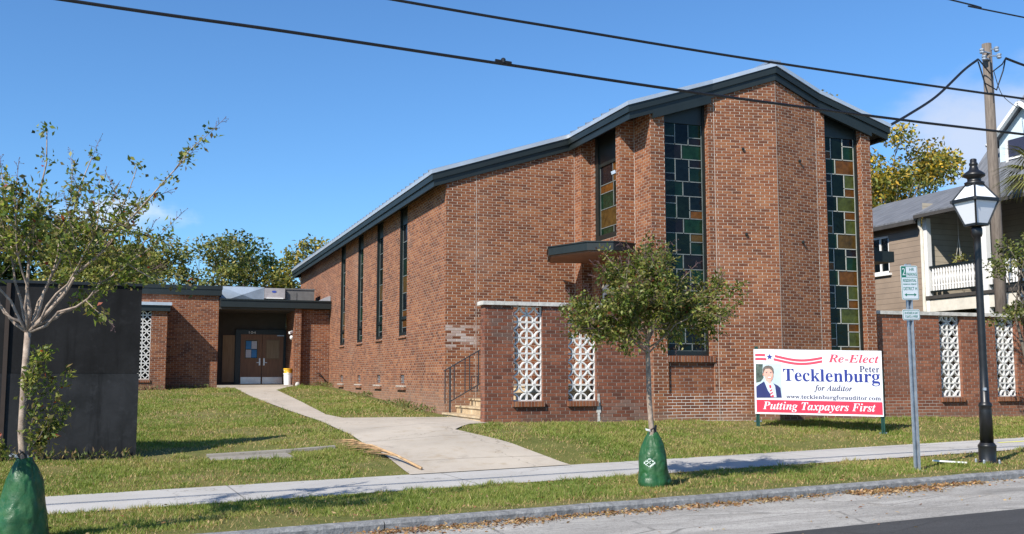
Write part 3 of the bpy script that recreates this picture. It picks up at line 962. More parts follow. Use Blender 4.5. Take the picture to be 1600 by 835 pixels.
# ------------------------------------------------------------------ steps and railing
st = thing('stone_steps', (6.2, 20, .7), 'tan stone steps climbing between the garden wall and the nave corner', 'steps')
TOPS = [.84, .99, 1.14, 1.29, 1.44]
for i, z in enumerate(TOPS):
    xa = 6.16 + .30 * i
    xb = xa + .34 if i < 4 else 9.27
    mb = MB()
    mb.box(xa, xb, 18.92, 21.54, .4, z - .035)
    mb.box(xa - .03, xb, 18.92, 21.545, z - .033, z, 1)
    bevel(mb.build('step', [M['tan_stone'], M['tan_stone']], st), .006)
ra = thing('step_railing', (6.1, 21.0, .84), 'dark iron railing with paired uprights on the stone steps', 'railing')
RL = lambda x: 1.75 + .56 * (x - 6.05)
mb = MB(); mb.beam((6.02, 21, RL(6.02)), (8.05, 21, RL(8.05)), .035, .02); mb.build('top_rail', M['iron'], ra)
mb = MB(); mb.beam((6.14, 21, RL(6.14) - .72), (8.05, 21, RL(8.05) - .72), .025, .02); mb.build('bottom_rail', M['iron'], ra)
for x, down in ((6.15, 0.95), (6.88, .95), (7.62, .9)):
    mb = MB(); mb.beam((x, 21, RL(x) - down), (x, 21, RL(x)), .032, .032); mb.build('post', M['iron'], ra)
for x in (6.04, 6.24, 6.48, 6.58, 6.78, 7.0, 7.2, 7.32, 7.5):
    mb = MB(); mb.beam((x, 21, RL(x) - .70), (x, 21, RL(x) - .005), .018, .018); mb.build('baluster', M['iron'], ra)
mb = MB()
q = (6.62, 6.76)
for a, b in (((q[0], 1.30), (q[1], 1.30)), ((q[1], 1.30), (q[1], 1.62)), ((q[1], 1.62), (q[0], 1.62)), ((q[0], 1.62), (q[0], 1.30))):
    mb.beam((a[0], 21, a[1]), (b[0], 21, b[1]), .014, .014)
mb.build('ornament', M['iron'], ra)

# ------------------------------------------------------------------ annex behind
an = thing('annex_building', (2.4, 37, 1.2), 'low flat roofed brick annex with recessed double doors and a lattice screen', 'building')
mb = MB()
flat = lambda z: (lambda x, y: z)
wall(mb, (-9, 36.3), (2.42, 36.3), .6, flat(4.36), (), .2)
wall(mb, (2.42, 36.3), (2.42, 46), .6, flat(4.36))
mb.build('wall', M['brick_annex'], an)
mb = MB()
HX = -.265
wall(mb, (-9, 35.44), (.75, 35.44), .6, flat(3.92), [(9 + HX, 9 + HX + .52, 1.52, 1.52 + 9 * .259), (9 - 2.2, 9 - 2.2 + .52, 1.52, 1.52 + 9 * .259)], .2)
wall(mb, (.75, 35.44), (.75, 36.3), .6, flat(3.92))
mb.build('wall', M['brick_annex'], an)
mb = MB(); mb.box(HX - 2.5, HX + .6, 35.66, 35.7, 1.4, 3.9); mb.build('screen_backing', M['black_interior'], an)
screen_panel(an, HX, 35.52, 1.532, 2, 9, .26, .259)
screen_panel(an, -2.2, 35.52, 1.532, 2, 9, .26, .259)
mb = MB(); mb.box(HX - .03, HX + .55, 35.40, 35.5, 1.43, 1.515); mb.build('sill', M['brick_sill'], an)
mb = MB(); mb.box(-9, 2.50, 36.2, 46, 4.36, 4.56); mb.box(-9, 2.52, 36.18, 46, 4.562, 4.69); mb.build('fascia', M['fascia'], an)
mb = MB(); mb.box(-9, .83, 35.34, 36.29, 3.74, 3.925); mb.build('fascia', M['fascia'], an)
mb = MB(); mb.box(-9, .87, 35.29, 36.29, 3.928, 4.03); mb.build('roof_edge', M['metal_light'], an)
# link with porch
mb = MB()
wall(mb, (5.18, 36.3), (6.19, 36.3), .6, flat(3.96))
wall(mb, (4.95, 38.3), (4.95, 36.08), .6, flat(3.96))
wall(mb, (4.95, 36.08), (5.18, 36.08), .6, flat(3.96))
wall(mb, (5.18, 36.08), (5.18, 36.3), .6, flat(3.96))
mb.build('wall', M['brick_annex'], an)
mb = MB(); mb.box(2.44, 6.19, 35.98, 46, 3.97, 4.20); mb.box(2.44, 6.19, 35.95, 46, 4.202, 4.25); mb.build('fascia', M['fascia'], an)
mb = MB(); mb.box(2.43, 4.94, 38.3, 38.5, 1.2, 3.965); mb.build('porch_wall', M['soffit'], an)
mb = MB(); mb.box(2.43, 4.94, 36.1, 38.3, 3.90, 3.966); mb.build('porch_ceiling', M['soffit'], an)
mb = MB(); mb.box(2.43, 4.94, 36.0, 38.3, 1.0, 1.33); mb.build('porch_floor', M['path'], an)
mb = MB(); mb.box(2.72, 3.14, 38.24, 38.298, 1.42, 3.10); mb.build('boarded_sidelight', M['plywood'], an)
mb = MB(); mb.box(3.16, 3.34, 38.20, 38.299, 1.335, 3.3); mb.box(4.86, 4.94, 38.20, 38.299, 1.335, 3.3); mb.box(3.342, 4.858, 38.20, 38.299, 3.14, 3.3)
mb.build('door_frame', M['dark_green'], an)
for k, (xa, xb) in enumerate(((3.345, 4.09), (4.105, 4.855))):
    mb = MB(); mb.box(xa, xb, 38.215, 38.27, 1.345, 3.135)
    d = mb.build('door', M['door_wood'], an)
    mb = MB()
    wa, wb, za, zb = xa + .16, xb - .16, 2.28, 2.92
    for bx in ((wa - .035, wa, za - .035, zb + .035), (wb, wb + .035, za - .035, zb + .035), (wa, wb, za - .035, za), (wa, wb, zb, zb + .035)):
        mb.box(bx[0], bx[1], 38.200, 38.214, bx[2], bx[3])
    mb.build('window_frame', plain('tan door trim %d' % k, (.19, .11, .05), .5), d)
    mb = MB(); mb.box(wa + .001, wb - .001, 38.207, 38.214, za + .001, zb - .001)
    mb.build('window_pane', M['plywood'] if k else GL[NB], d)
    mb = MB(); mb.box(xa + .02, xb - .02, 38.207, 38.214, 1.36, 1.60); mb.build('kick_plate', M['steel'], d)
    hx = xb - .07 if k == 0 else xa + .07
    mb = MB(); mb.box(hx - .025, hx + .025, 38.200, 38.214, 2.02, 2.28); sx = -1 if k == 0 else 1
    mb.beam((hx, 38.17, 2.12), (hx + sx * .11, 38.17, 2.12), .025, .025); mb.beam((hx, 38.20, 2.12), (hx, 38.165, 2.12), .025, .025)
    mb.build('handle', M['steel'], d)
    if k == 0:
        c4 = [('blue paper notice', (.05, .22, .48)), ('white paper notice', (.55, .56, .6))]
        for (i, j, q) in ((0, 1, 0), (1, 1, 1), (0, 0, 1), (1, 0, 0)):
            mb = MB(); ww = (wb - wa - .05) / 2
            x_ = wa + .02 + i * (ww + .01); z_ = za + .02 + j * .31
            mb.box(x_, x_ + ww, 38.203, 38.206, z_, z_ + .285)
            mb.build('notice', plain(c4[q][0] + str(i) + str(j), c4[q][1], .7), d)
mb = MB(); mb.beam((4.62, 38.17, 3.10), (4.86, 38.16, 3.10), .05, .04); mb.build('door_closer', M['galv'], an)

def text_mesh(name, txt, mat, parent, o, t, n, u0, u1, v0, cap, d=.004, up=(0, 0, 1), base='left', sx=None, origin=None):
    """flat lettering fitted between u0 and u1 on a plane with origin o, along t, up, outward n; cap = letter height"""
    cu = bpy.data.curves.new('lettering', 'FONT')
    cu.body = txt; cu.size = 1.0; cu.extrude = 0.002
    ob = bpy.data.objects.new('lettering', cu); COL.objects.link(ob)
    dg = bpy.context.evaluated_depsgraph_get()
    me = bpy.data.meshes.new_from_object(ob.evaluated_get(dg))
    bpy.data.objects.remove(ob); bpy.data.curves.remove(cu)
    k = len(me.vertices)
    co = np.zeros(k * 3, dtype=np.float32); me.vertices.foreach_get('co', co); co = co.reshape(-1, 3)
    xa, xb = co[:, 0].min(), co[:, 0].max()
    fx = (u1 - u0) / (xb - xa)
    fy = cap / .70
    o = np.array(o); t = np.array(t); n = np.array(n); up = np.array(up)
    P = o + t * (u0 + (co[:, :1] - xa) * fx) + up * (v0 + co[:, 1:2] * fy) + n * (d + co[:, 2:3] * .5)
    off = np.array(world_loc(parent))
    me.vertices.foreach_set('co', (P - off).astype(np.float32).ravel())
    me.materials.clear(); me.materials.append(mat); me.update()
    r = bpy.data.objects.new(name, me); COL.objects.link(r); r.parent = parent
    return r
def serif(s_, A, a):
    return ''.join(chr(A + ord(c) - 65) if c.isupper() else (chr(a + ord(c) - 97) if c.islower() else c) for c in s_)
BOLD = (0x1D400, 0x1D41A); BI = (0x1D468, 0x1D482); IT = (0x1D434, 0x1D44E)
text_mesh('house_number', '104', M['white_paint'], an, (3.62, 38.19, 3.16), (1, 0, 0), (0, -1, 0), 0, .24, 0, .085)
mb = MB(); mb.beam((4.90, 36.2, 3.16), (4.78, 36.12, 3.12), .08, .08); mb.lathe([(.02, -.09), (.055, -.05), (.06, 0), (.03, .05)], (4.86, 36.13, 2.98), 10)
mb.build('security_camera', M['white_paint'], an)
mb = MB(); mb.tube([(5.80, 36.27, 1.72), (5.86, 36.2, 1.72), (5.98, 36.17, 1.60), (6.08, 36.18, 1.42), (6.10, 36.2, 1.35), (6.02, 36.18, 1.38)], .018, 8)
mb.build('conduit', M['black_metal'], an)
mb = MB(); mb.hexa([(5.78, 36.1, 4.255), (6.18, 36.1, 4.255), (6.18, 37.5, 4.255), (5.78, 37.5, 4.255), (6.10, 36.1, 4.42), (6.18, 36.1, 4.44), (6.18, 37.5, 4.44), (6.10, 37.5, 4.42)])
mb.build('flashing', M['metal_light'], an)
# plant on the annex roof
mb = MB()
xa, xb, ya, yb_, za, zb = 2.56, 4.12, 38.2, 39.6, 4.255, 4.86
xm = (xa + xb) / 2
mb.box(xa, xb, ya, yb_, za, zb)
mb.poly([(xa + .01, ya - .002, za + .02), (xb - .01, ya - .002, za + .02), (xm, ya - .12, (za + zb) / 2)])
mb.poly([(xa + .01, ya - .002, zb - .02), (xa + .01, ya - .002, za + .02), (xm, ya - .12, (za + zb) / 2)])
mb.poly([(xb - .01, ya - .002, za + .02), (xb - .01, ya - .002, zb - .02), (xm, ya - .12, (za + zb) / 2)])
mb.poly([(xb - .01, ya - .002, zb - .02), (xa + .01, ya - .002, zb - .02), (xm, ya - .12, (za + zb) / 2)])
tag(mb.build('air_duct', M['duct'], origin=(3.3, 38.8, 4.25)), 'creased galvanised metal duct on the annex roof above the porch', 'duct')
ac = thing('air_conditioner', (4.5, 38.5, 4.25), 'beige rooftop air conditioner with a small blue oval badge', 'air conditioner')
mb = MB(); mb.box(4.13, 4.86, 38.15, 38.9, 4.45, 4.83); bevel(mb.build('casing', plain('beige enamel', (.36, .33, .33), .5), ac), .01)
mb = MB(); mb.box(4.18, 4.84, 38.2, 38.85, 4.258, 4.448); mb.build('base', M['black_interior'], ac)
mb = MB(); mb.box(4.20, 4.80, 38.10, 38.148, 4.44, 4.475); mb.build('drip_rail', M['white_paint'], ac)
mb = MB()
for i in range(20):
    a, b = 2 * math.pi * i / 20, 2 * math.pi * (i + 1) / 20
    mb.poly([(4.47, 38.143, 4.70), (4.47 + .085 * math.cos(a), 38.143, 4.70 + .04 * math.sin(a)), (4.47 + .085 * math.cos(b), 38.143, 4.70 + .04 * math.sin(b))])
mb.build('badge', plain('blue badge', (.05, .08, .35), .4), ac)
mb = MB(); mb.box(4.89, 5.95, 38.3, 39.4, 4.255, 4.80); mb.box(4.87, 5.97, 38.27, 39.43, 4.802, 4.85); mb.box(4.95, 5.3, 38.28, 38.299, 4.35, 4.7)
tag(mb.build('roof_box', plain('dark grey steel box', (.13, .125, .12), .6), origin=(5.4, 38.8, 4.25)), 'dark grey steel box on the annex roof against the nave', 'roof unit')

# black wall on the left
bw = thing('black_wall', (-3, 17.3, .35), 'tall black painted concrete wall standing on the lawn behind the left tree', 'wall')
def black_mat(name, a, b):
    t = NT(name)
    p = t.wpos()
    m1 = t.noise(p, 1.1, 5, .65); m2 = t.noise(p, 5, 5, .7)
    drip = t.noise(t.n('ShaderNodeMapping', {'Vector': p, 'Scale': (3, 1, .3)}).outputs[0], 1.6, 6, .7)
    c = t.ramp(m1, [(.36, a), (.64, b)])
    c = t.mix(t.rng(drip, .50, .70, 0, .6), c, tuple(x * .35 for x in a))
    c = t.mix(t.rng(m2, .52, .75, 0, .6), c, tuple(x * 1.5 for x in b))
    t.set(c, .8, 0, .2); t.bump(m2, .3, .01)
    return t.mat
mb = MB(); mb.box(-7, -.03, 17.2, 17.38, 1.66, 3.02); mb.build('upper_panel', black_mat('black paint', (.007, .007, .0075), (.016, .016, .017)), bw)
mb = MB(); mb.box(-7, -.03, 17.196, 17.384, .0, 1.655); mb.build('lower_panel', black_mat('faded black paint', (.009, .010, .011), (.028, .029, .032)), bw)
mb = MB(); mb.box(-6.9, -.06, 17.22, 17.36, 1.5, 1.8); mb.build('seam', M['black_interior'], bw)
mb = MB(); mb.box(-7.02, -.0, 17.17, 17.41, 3.022, 3.065); mb.build('cap', M['black_metal'], bw)
mb = MB(); mb.box(-1.96, -1.90, 17.165, 17.192, .1, 3.02); mb.build('batten', plain('rusty batten', (.035, .022, .016), .8), bw)

# ------------------------------------------------------------------ trees
def leaf_mesh(name, C, D, U, L, W, mats, cols, parent, fold=.25):
    """many pointed leaves: centres C, directions D, side vectors U, lengths L, widths W"""
    k = len(C)
    tip = C + D * L[:, None]; mid = C + D * (L * .45)[:, None]
    nrm = np.cross(D, U)
    a = mid + U * (W / 2)[:, None] + nrm * (W * fold)[:, None]
    b = mid - U * (W / 2)[:, None] + nrm * (W * fold)[:, None]
    V = np.stack([C, a, tip, b], 1).reshape(-1, 3)
    F = np.arange(k * 4).reshape(k, 4)
    return np_mesh(name, V, F, mats, cols, parent)
def rnd_dirs(r, k, flat=0.0):
    d = r.normal(size=(k, 3)); d[:, 2] *= (1 - flat)
    return d / np.linalg.norm(d, axis=1)[:, None]
def side_of(r, D):
    q = rnd_dirs(r, len(D)); u = np.cross(D, q)
    return u / np.maximum(1e-6, np.linalg.norm(u, axis=1))[:, None]
def leaf_mat(name, transl=.35, rough=.45):
    t = NT(name)
    at = t.n('ShaderNodeVertexColor', layer_name='tint').outputs[0]
    t.set(at, rough, 0, .35)
    tr = t.n('ShaderNodeBsdfTranslucent', {'Color': t.mix(1.0, at, (1.15, 1.25, .6), 'MULTIPLY')})
    mx = t.n('ShaderNodeMixShader', {0: transl})
    t.link(t.b.outputs[0], mx.inputs[1]); t.link(tr.outputs[0], mx.inputs[2])
    t.link(mx.outputs[0], t.t.nodes['Material Output'].inputs['Surface'])
    return t.mat
M['leaf'] = leaf_mat('foliage', .48)
M['leaf_far'] = leaf_mat('distant foliage', .3, .6)
M['bark_pale'] = plain('pale smooth bark', (.34, .27, .21), .8, 0, .3, 16, .5, dark=(.17, .12, .09))
M['bark'] = plain('grey brown bark', (.12, .10, .08), .9, 0, .3, 10, .5)

def limb(mb, r, a, d, L, r0, r1, wob=.12, k=6, up=.0):
    pts = [Vector(a)]; dd = Vector(d).normalized()
    for i in range(k):
        dd = (dd + Vector((r.normal(), r.normal(), r.normal() + up)) * wob).normalized()
        pts.append(pts[-1] + dd * (L / k))
    mb.tube(pts, [r0 + (r1 - r0) * i / k for i in range(k + 1)], 6)
    return pts

def pick(r, cols, k, jit=.18):
    cols = np.array(cols); w = r.integers(0, len(cols), k)
    return np.clip(cols[w] * (1 + r.normal(size=(k, 1)) * jit) * (1 + r.normal(size=(k, 3)) * .05), .004, 1)

GREEN_MYRTLE = [(.085, .125, .024), (.13, .175, .034), (.20, .235, .05), (.31, .31, .085), (.095, .11, .03), (.26, .23, .08), (.16, .12, .05)]
# --- left street tree
def left_tree():
    r = np.random.default_rng(5)
    base = Vector((-.98, 10.98, .06))
    tr = thing('street_tree', base, 'spreading young crape myrtle by the kerb in front of the black wall', 'tree', 'young street trees with watering bags')
    mb = MB()
    fork = Vector((-1.05, 11.0, 2.03))
    mb.tube([base, base + Vector((-.03, .0, .5)), base + Vector((-.08, .01, 1.0)), base + Vector((-.08, .01, 1.5)), fork], [.046, .038, .034, .031, .030], 10)
    tw = [fork]
    leaves = []
    tips = []
    # limbs: end points (x, y, z), radius
    ends = [((.36, 10.15, 3.70), .026), ((-.10, 10.55, 3.62), .020), ((-.52, 10.42, 3.66), .022), ((-.90, 10.55, 3.90), .026), ((-1.35, 10.9, 3.55), .022),
            ((-1.75, 10.5, 3.3), .022), ((.02, 10.0, 2.85), .018), ((-.25, 11.1, 2.7), .02), ((-1.6, 10.3, 2.8), .018), ((-.75, 11.3, 3.4), .020), ((-.35, 9.95, 3.1), .016), ((-1.15, 10.0, 3.3), .018), ((-2.0, 11.1, 3.2), .02)]
    for e, r0 in ends:
        e = Vector((0, 0, 1.6)) + (Vector(e) - Vector((0, 0, 1.6))) * 1.05
        mid = fork.lerp(e, .45) + Vector((r.normal() * .05, r.normal() * .05, -.06))
        pts = []
        for q in np.linspace(0, 1, 9):
            p = fork.lerp(mid, min(1, q * 2)) if q < .5 else mid.lerp(e, q * 2 - 1)
            p = p + Vector(r.normal(size=3) * .018)
            pts.append(p)
        pts[0] = fork
        mb.tube(pts, [r0 * .72 * (1 - q * .86) + .002 for q in np.linspace(0, 1, 9)], 6)
        tips.append((pts[-2], pts[-1]))
        for q in range(5, 9):
            leaves += [(pts[q], (pts[min(8, q + 1)] - pts[q - 1]).normalized(), .09)] * 2
        for k in range(6):
            q = r.uniform(.38, .97); i = int(q * 8)
            a = pts[i].lerp(pts[i + 1], q * 8 - i)
            d = (pts[-1] - pts[0]).normalized() + Vector(r.normal(size=3) * .55)
            tp = limb(mb, r, a, d, r.uniform(.25, .6), .007, .002, .15, 5, .1)
            tips.append((tp[-2], tp[-1]))
            for j in range(1, 6): leaves.append((tp[j], (tp[j] - tp[j - 1]).normalized(), .07))
    mb.build('trunk', M['bark_pale'], tr, smooth=True)
    # suckers on the trunk
    sk = MB()
    for (x, y, z, dx, dz, L) in ((-.95, 10.9, .85, .6, 1, .55), (-.98, 10.88, .9, .15, 1, .7), (-.95, 10.86, .95, .9, .8, .75), (-.95, 10.9, .85, .3, .6, .4), (-1.02, 10.8, 1.5, .2, .6, .4), (-1.1, 10.85, .85, -.7, .5, .4), (-1.02, 10.8, 1.35, .25, 1, .5)):
        tp = limb(sk, r, (x, y, z), (dx, -.2, dz), L, .006, .002, .12, 6, .02)
        for j in range(1, 7): leaves.append((tp[j], (tp[j] - tp[j - 1]).normalized(), .06)); leaves.append((tp[j], (tp[j] - tp[j - 1]).normalized(), .06))
    sk.build('sucker', M['bark'], tr)
    C = []; D = []
    for p, d, sp in leaves:
        k = 12
        c = np.array(p) + r.normal(size=(k, 3)) * sp * .55
        dd = np.array(d)[None] * .5 + r.normal(size=(k, 3)) * .6 + np.array([0, 0, -.25])
        C.append(c); D.append(dd)
    C = np.concatenate(C); D = np.concatenate(D); D /= np.linalg.norm(D, axis=1)[:, None]
    k = len(C)
    col = pick(r, GREEN_MYRTLE, k)
    red = r.random(k) < .012; col[red] = (.35, .06, .02)
    leaf_mesh('crown', C, D, side_of(r, D), r.uniform(.03, .088, k), r.uniform(.018, .042, k), M['leaf'], col, tr)
    seed_heads(tr, r, tips[::2])
def seed_heads(tr, r, tips):
    mb = MB()
    for a, b in tips:
        d = (b - a).normalized(); p = b
        for j in range(10):
            q = p + d * (.02 * j)
            dd = (d * .6 + Vector(r.normal(size=3) * .6)).normalized()
            e = q + dd * r.uniform(.03, .08)
            mb.tube([q, e], .0018, 3, cap=False)
            mb.lathe([(.001, -.005), (.006, 0), (.001, .006)], e, 4)
        mb.tube([p, p + d * .2], .0025, 3, cap=False)
    mb.build('seed_head', plain('dry seed head brown', (.12, .07, .07), .8), tr)
left_tree()
# --- middle street tree
def mid_tree():
    r = np.random.default_rng(11)
    base = Vector((6.33, 12.22, .19))
    tr = thing('street_tree', base, 'round crowned young crape myrtle by the kerb in front of the church', 'tree', 'young street trees with watering bags')
    fork = Vector((6.28, 12.20, 1.98))
    mb = MB()
    mb.tube([base, (6.33, 12.21, .9), (6.30, 12.21, 1.3), (6.29, 12.2, 1.65), fork, (6.27, 12.2, 2.3), (6.29, 12.2, 2.7)], [.045, .036, .034, .033, .030, .02, .008], 10)
    leaves = []; tips = []
    cz = 2.62
    for i in range(30):
        az = i * 2.4 + r.normal() * .2
        el = rad(r.uniform(-38, 85))
        R_ = Vector((1.20 * math.cos(az) * math.cos(el), 1.0 * math.sin(az) * math.cos(el), .78 * math.sin(el) if el < .8 else .62 * math.sin(el)))
        e = Vector((6.28, 12.22, 2.52)) + R_ * r.uniform(.85, 1.08)
        f0 = fork + Vector((0, 0, -.08 + .5 * (i / 30) ** 1.0))
        pts = [f0]
        mid = f0.lerp(e, .5) + Vector((0, 0, .05))
        for q in np.linspace(.12, 1, 8):
            p = f0.lerp(mid, q * 2) if q < .5 else mid.lerp(e, q * 2 - 1)
            pts.append(p + Vector(r.normal(size=3) * .02))
        mb.tube(pts, [.011 * (1 - q * .85) + .002 for q in np.linspace(0, 1, 9)], 6)
        tips.append((pts[-2], pts[-1]))
        for q in range(3, 9): leaves.append((pts[q], (pts[q] - pts[q - 1]).normalized(), .10))
        for k in range(6):
            q = r.uniform(.3, .97); j = int(q * 8); a = pts[j].lerp(pts[j + 1], q * 8 - j)
            d = (pts[-1] - pts[0]).normalized() + Vector(r.normal(size=3) * .75)
            tp = limb(mb, r, a, d, r.uniform(.2, .45), .005, .0015, .18, 5, .03)
            tips.append((tp[-2], tp[-1]))
            for m_ in range(1, 6): leaves.append((tp[m_], (tp[m_] - tp[m_ - 1]).normalized(), .08))
    mb.build('trunk', M['bark_pale'], tr, smooth=True)
    C = []; D = []
    for p, d, sp in leaves:
        k = 17
        C.append(np.array(p) + r.normal(size=(k, 3)) * sp * .6)
        D.append(np.array(d)[None] * .4 + r.normal(size=(k, 3)) * .65 + np.array([0, 0, -.25]))
    C = np.concatenate(C); D = np.concatenate(D); D /= np.linalg.norm(D, axis=1)[:, None]
    keep = (C[:, 2] > 1.70)
    C, D = C[keep], D[keep]
    k = len(C)
    col = pick(r, GREEN_MYRTLE, k); red = r.random(k) < .02; col[red] = (.22, .07, .03)
    leaf_mesh('crown', C, D, side_of(r, D), r.uniform(.045, .078, k), r.uniform(.022, .036, k), M['leaf'], col, tr)
    seed_heads(tr, r, tips[::2])
mid_tree()

def far_tree(name, base, h, rx, ry, zc_, rz, n, leaf, cols, seed, label, cat='tree', group=None, clumps=34, trunk_r=.16, bare=0, lean=(0, 0)):
    r = np.random.default_rng(seed)
    base = Vector((base[0], base[1], base[2] if len(base) > 2 else 1.2))
    tr = thing(name, base, label, cat, group)
    mb = MB()
    top = base + Vector((lean[0], lean[1], zc_ + rz * .3))
    fk = base + Vector((lean[0] * .3, lean[1] * .3, max(.6, (zc_ - rz) * .75)))
    mb.tube([base - Vector((0, 0, .2)), base.lerp(fk, .5), fk, fk.lerp(top, .5) + Vector((r.normal() * .2, 0, 0)), top], [trunk_r, trunk_r * .8, trunk_r * .7, trunk_r * .4, .02], 8)
    ctr = base + Vector((lean[0], lean[1], zc_))
    CC = []
    for i in range(clumps):
        d = rnd_dirs(r, 1)[0]
        rr = r.uniform(.35, 1.0) ** .6
        c = ctr + Vector((d[0] * rx * rr, d[1] * ry * rr, d[2] * rz * rr))
        CC.append((c, r.uniform(.55, 1.2)))
        a = fk.lerp(top, r.uniform(0, .9))
        mid = a.lerp(c, .5) + Vector((0, 0, -.15 * (c - a).length * .5)) + Vector(r.normal(size=3) * .15)
        mb.tube([a, mid, c], [trunk_r * .28, trunk_r * .16, .012], 5)
        for k in range(bare):
            limb(mb, r, mid.lerp(c, .6), (c - a).normalized() + Vector(r.normal(size=3) * .5), r.uniform(.5, 1.4), .02, .006, .15, 5, .06)
    mb.build('trunk', M['bark'], tr, smooth=True)
    per = max(1, n // clumps)
    C = []; colr = []
    sc_ = (rx * ry * rz) ** (1 / 3) / (clumps ** (1 / 3)) * 1.05
    for c, w in CC:
        k = int(per * w)
        p = r.normal(size=(k, 3)); p /= np.linalg.norm(p, axis=1)[:, None]
        p *= (r.random(k) ** .45)[:, None] * sc_ * w * np.array([1.1, 1.1, .75])
        C.append(np.array(c) + p)
        tone = 1 + r.normal() * .18
        colr.append(pick(r, cols, k, .2) * tone)
    C = np.concatenate(C); colr = np.clip(np.concatenate(colr), .004, 1); k = len(C)
    D = rnd_dirs(r, k, .2); D[:, 2] -= .2; D /= np.linalg.norm(D, axis=1)[:, None]
    leaf_mesh('crown', C, D, side_of(r, D), r.uniform(.7, 1.3, k) * leaf, r.uniform(.4, .7, k) * leaf, M['leaf_far'], colr, tr)
    return tr
OLIVE = [(.110, .135, .032), (.165, .185, .042), (.225, .225, .056), (.29, .26, .08)]
DEEP = [(.050, .078, .024), (.075, .105, .030), (.11, .135, .038)]
YEL = [(.42, .27, .03), (.52, .34, .04), (.22, .20, .035), (.11, .12, .03), (.30, .23, .04)]
YG = [(.17, .165, .035), (.26, .22, .045), (.10, .12, .03), (.36, .26, .05)]
grp = 'trees behind the annex'
far_tree('background_tree', (-9.5, 62), 10, 4.0, 3, 6.6, 3.6, 8500, .30, DEEP, 21, 'dark evergreen tree behind the left street tree', group=grp, clumps=46)
far_tree('background_tree', (-5.2, 66), 11, 3.4, 3, 6.9, 3.6, 8500, .30, DEEP + OLIVE, 22, 'dark tall tree rising over the middle of the black wall', group=grp, clumps=42)
far_tree('background_tree', (-2.6, 58), 9, 3.4, 2.6, 4.7, 3.5, 11000, .24, OLIVE, 23, 'olive green bushy tree over the right end of the black wall', group=grp, clumps=44)
far_tree('background_tree', (.8, 60), 9, 3.2, 2.4, 4.6, 3.4, 11500, .23, OLIVE + YG[:1], 24, 'yellowish green tree over the left part of the annex roof', group=grp, clumps=40, bare=1)
far_tree('background_tree', (3.4, 57), 10, 2.6, 2.2, 4.7, 3.7, 7600, .21, OLIVE, 25, 'tallest twiggy tree over the right end of the annex fascia', group=grp, clumps=34, bare=2)
far_tree('background_tree', (5.4, 60), 9, 1.9, 2, 5.2, 3.5, 3300, .25, DEEP + OLIVE[:2], 26, 'thin open dark tree over the roof duct', group=grp, clumps=26, bare=1)
far_tree('background_tree', (8.4, 57), 9, 2.7, 2, 5.0, 3.1, 3600, .25, YG + OLIVE[1:2], 27, 'thin yellowing tree beside the far eave of the nave', group=grp, clumps=34, bare=1)
far_tree('background_tree', (7.0, 63), 9, 1.8, 2, 6.0, 2.3, 1400, .30, [(.025, .07, .035), (.035, .085, .04)], 28, 'open blue green tree with drooping tufts over the air conditioner', group=grp, clumps=15)
far_tree('background_tree', (-.9, 55), 8, 2.6, 2, 4.0, 3.0, 7500, .22, OLIVE + YG[:1], 51, 'light olive tree over the lattice wing of the annex', group=grp, clumps=34)
far_tree('background_tree', (6.9, 57), 8, 2.0, 2, 3.6, 2.6, 4200, .22, OLIVE + YG, 52, 'yellowish bushy tree over the beige air conditioner', group=grp, clumps=26)
far_tree('background_tree', (4.0, 52), 5, 5.0, 2, 2.4, 1.6, 3600, .25, OLIVE + DEEP, 29, 'low spreading shrubby tree just behind the roof duct', group=grp, clumps=30)
grp2 = 'trees behind the neighbouring house'
far_tree('autumn_tree', (30.2, 36.3, 1), 12, 4.2, 3, 7.6, 3.8, 21000, .20, YEL + OLIVE[:2], 31, 'yellow autumn tree behind the grey house roof', group=grp2, clumps=60, bare=1)
far_tree('autumn_tree', (27.6, 37.2, 1), 14, 2.2, 2, 9.0, 4.0, 1600, .20, YEL[:2] + YG, 32, 'thin half bare yellow tree showing above the church roof', group=grp2, clumps=26, bare=2)
far_tree('background_tree', (34.4, 40, 1), 11, 2.2, 2, 8.2, 3.0, 4200, .22, OLIVE, 33, 'grey green tree behind the yellow autumn tree', group=grp2, clumps=26)

# ------------------------------------------------------------------ palms, shrub
def palm(base, h, n, L, seed, label, trunk=True, dirs=None):
    r = np.random.default_rng(seed)
    base = Vector(base)
    tr = thing('palm_tree', base, label, 'palm')
    top = base + Vector((0, 0, h))
    mb = MB(); mb.tube([base, base.lerp(top, .5), top], [.17, .15, .14], 10); mb.build('trunk', M['bark'], tr, smooth=True)
    for i in range(n):
        az = 2 * math.pi * i / n * 2.618 + r.normal() * .1
        el = r.uniform(-.5, 1.1)
        d = Vector((math.cos(az) * math.cos(el), math.sin(az) * math.cos(el), math.sin(el)))
        mb = MB()
        st_ = [top + d * (L * q) - Vector((0, 0, .35 * L * q * q)) for q in (0, .25, .5)]
        mb.tube(st_, [.02, .012, .006], 5)
        hub = st_[-1]
        s = d.cross(Vector((0, 0, 1))); s = s.normalized() if s.length > .1 else Vector((1, 0, 0))
        for k in range(22):
            a = (k - 10.5) / 10.5 * 1.45
            dd = (d * math.cos(a) + s * math.sin(a)).normalized()
            ln = L * (.55 + .15 * math.cos(a)) * r.uniform(.85, 1.1)
            w = dd.cross(Vector((0, 0, 1))).normalized() * .018
            p1 = hub + dd * ln * .5 - Vector((0, 0, .03)); p2 = hub + dd * ln - Vector((0, 0, ln * .35))
            mb.poly([hub - w * .4, hub + w * .4, p1 + w, p1 - w]); mb.poly([p1 - w, p1 + w, p2 + w * .1, p2 - w * .1])
        mb.build('frond', M['palm'], tr)
    return tr
M['palm'] = plain('palm frond green', (.16, .165, .045), .5, 0, .35, 3)
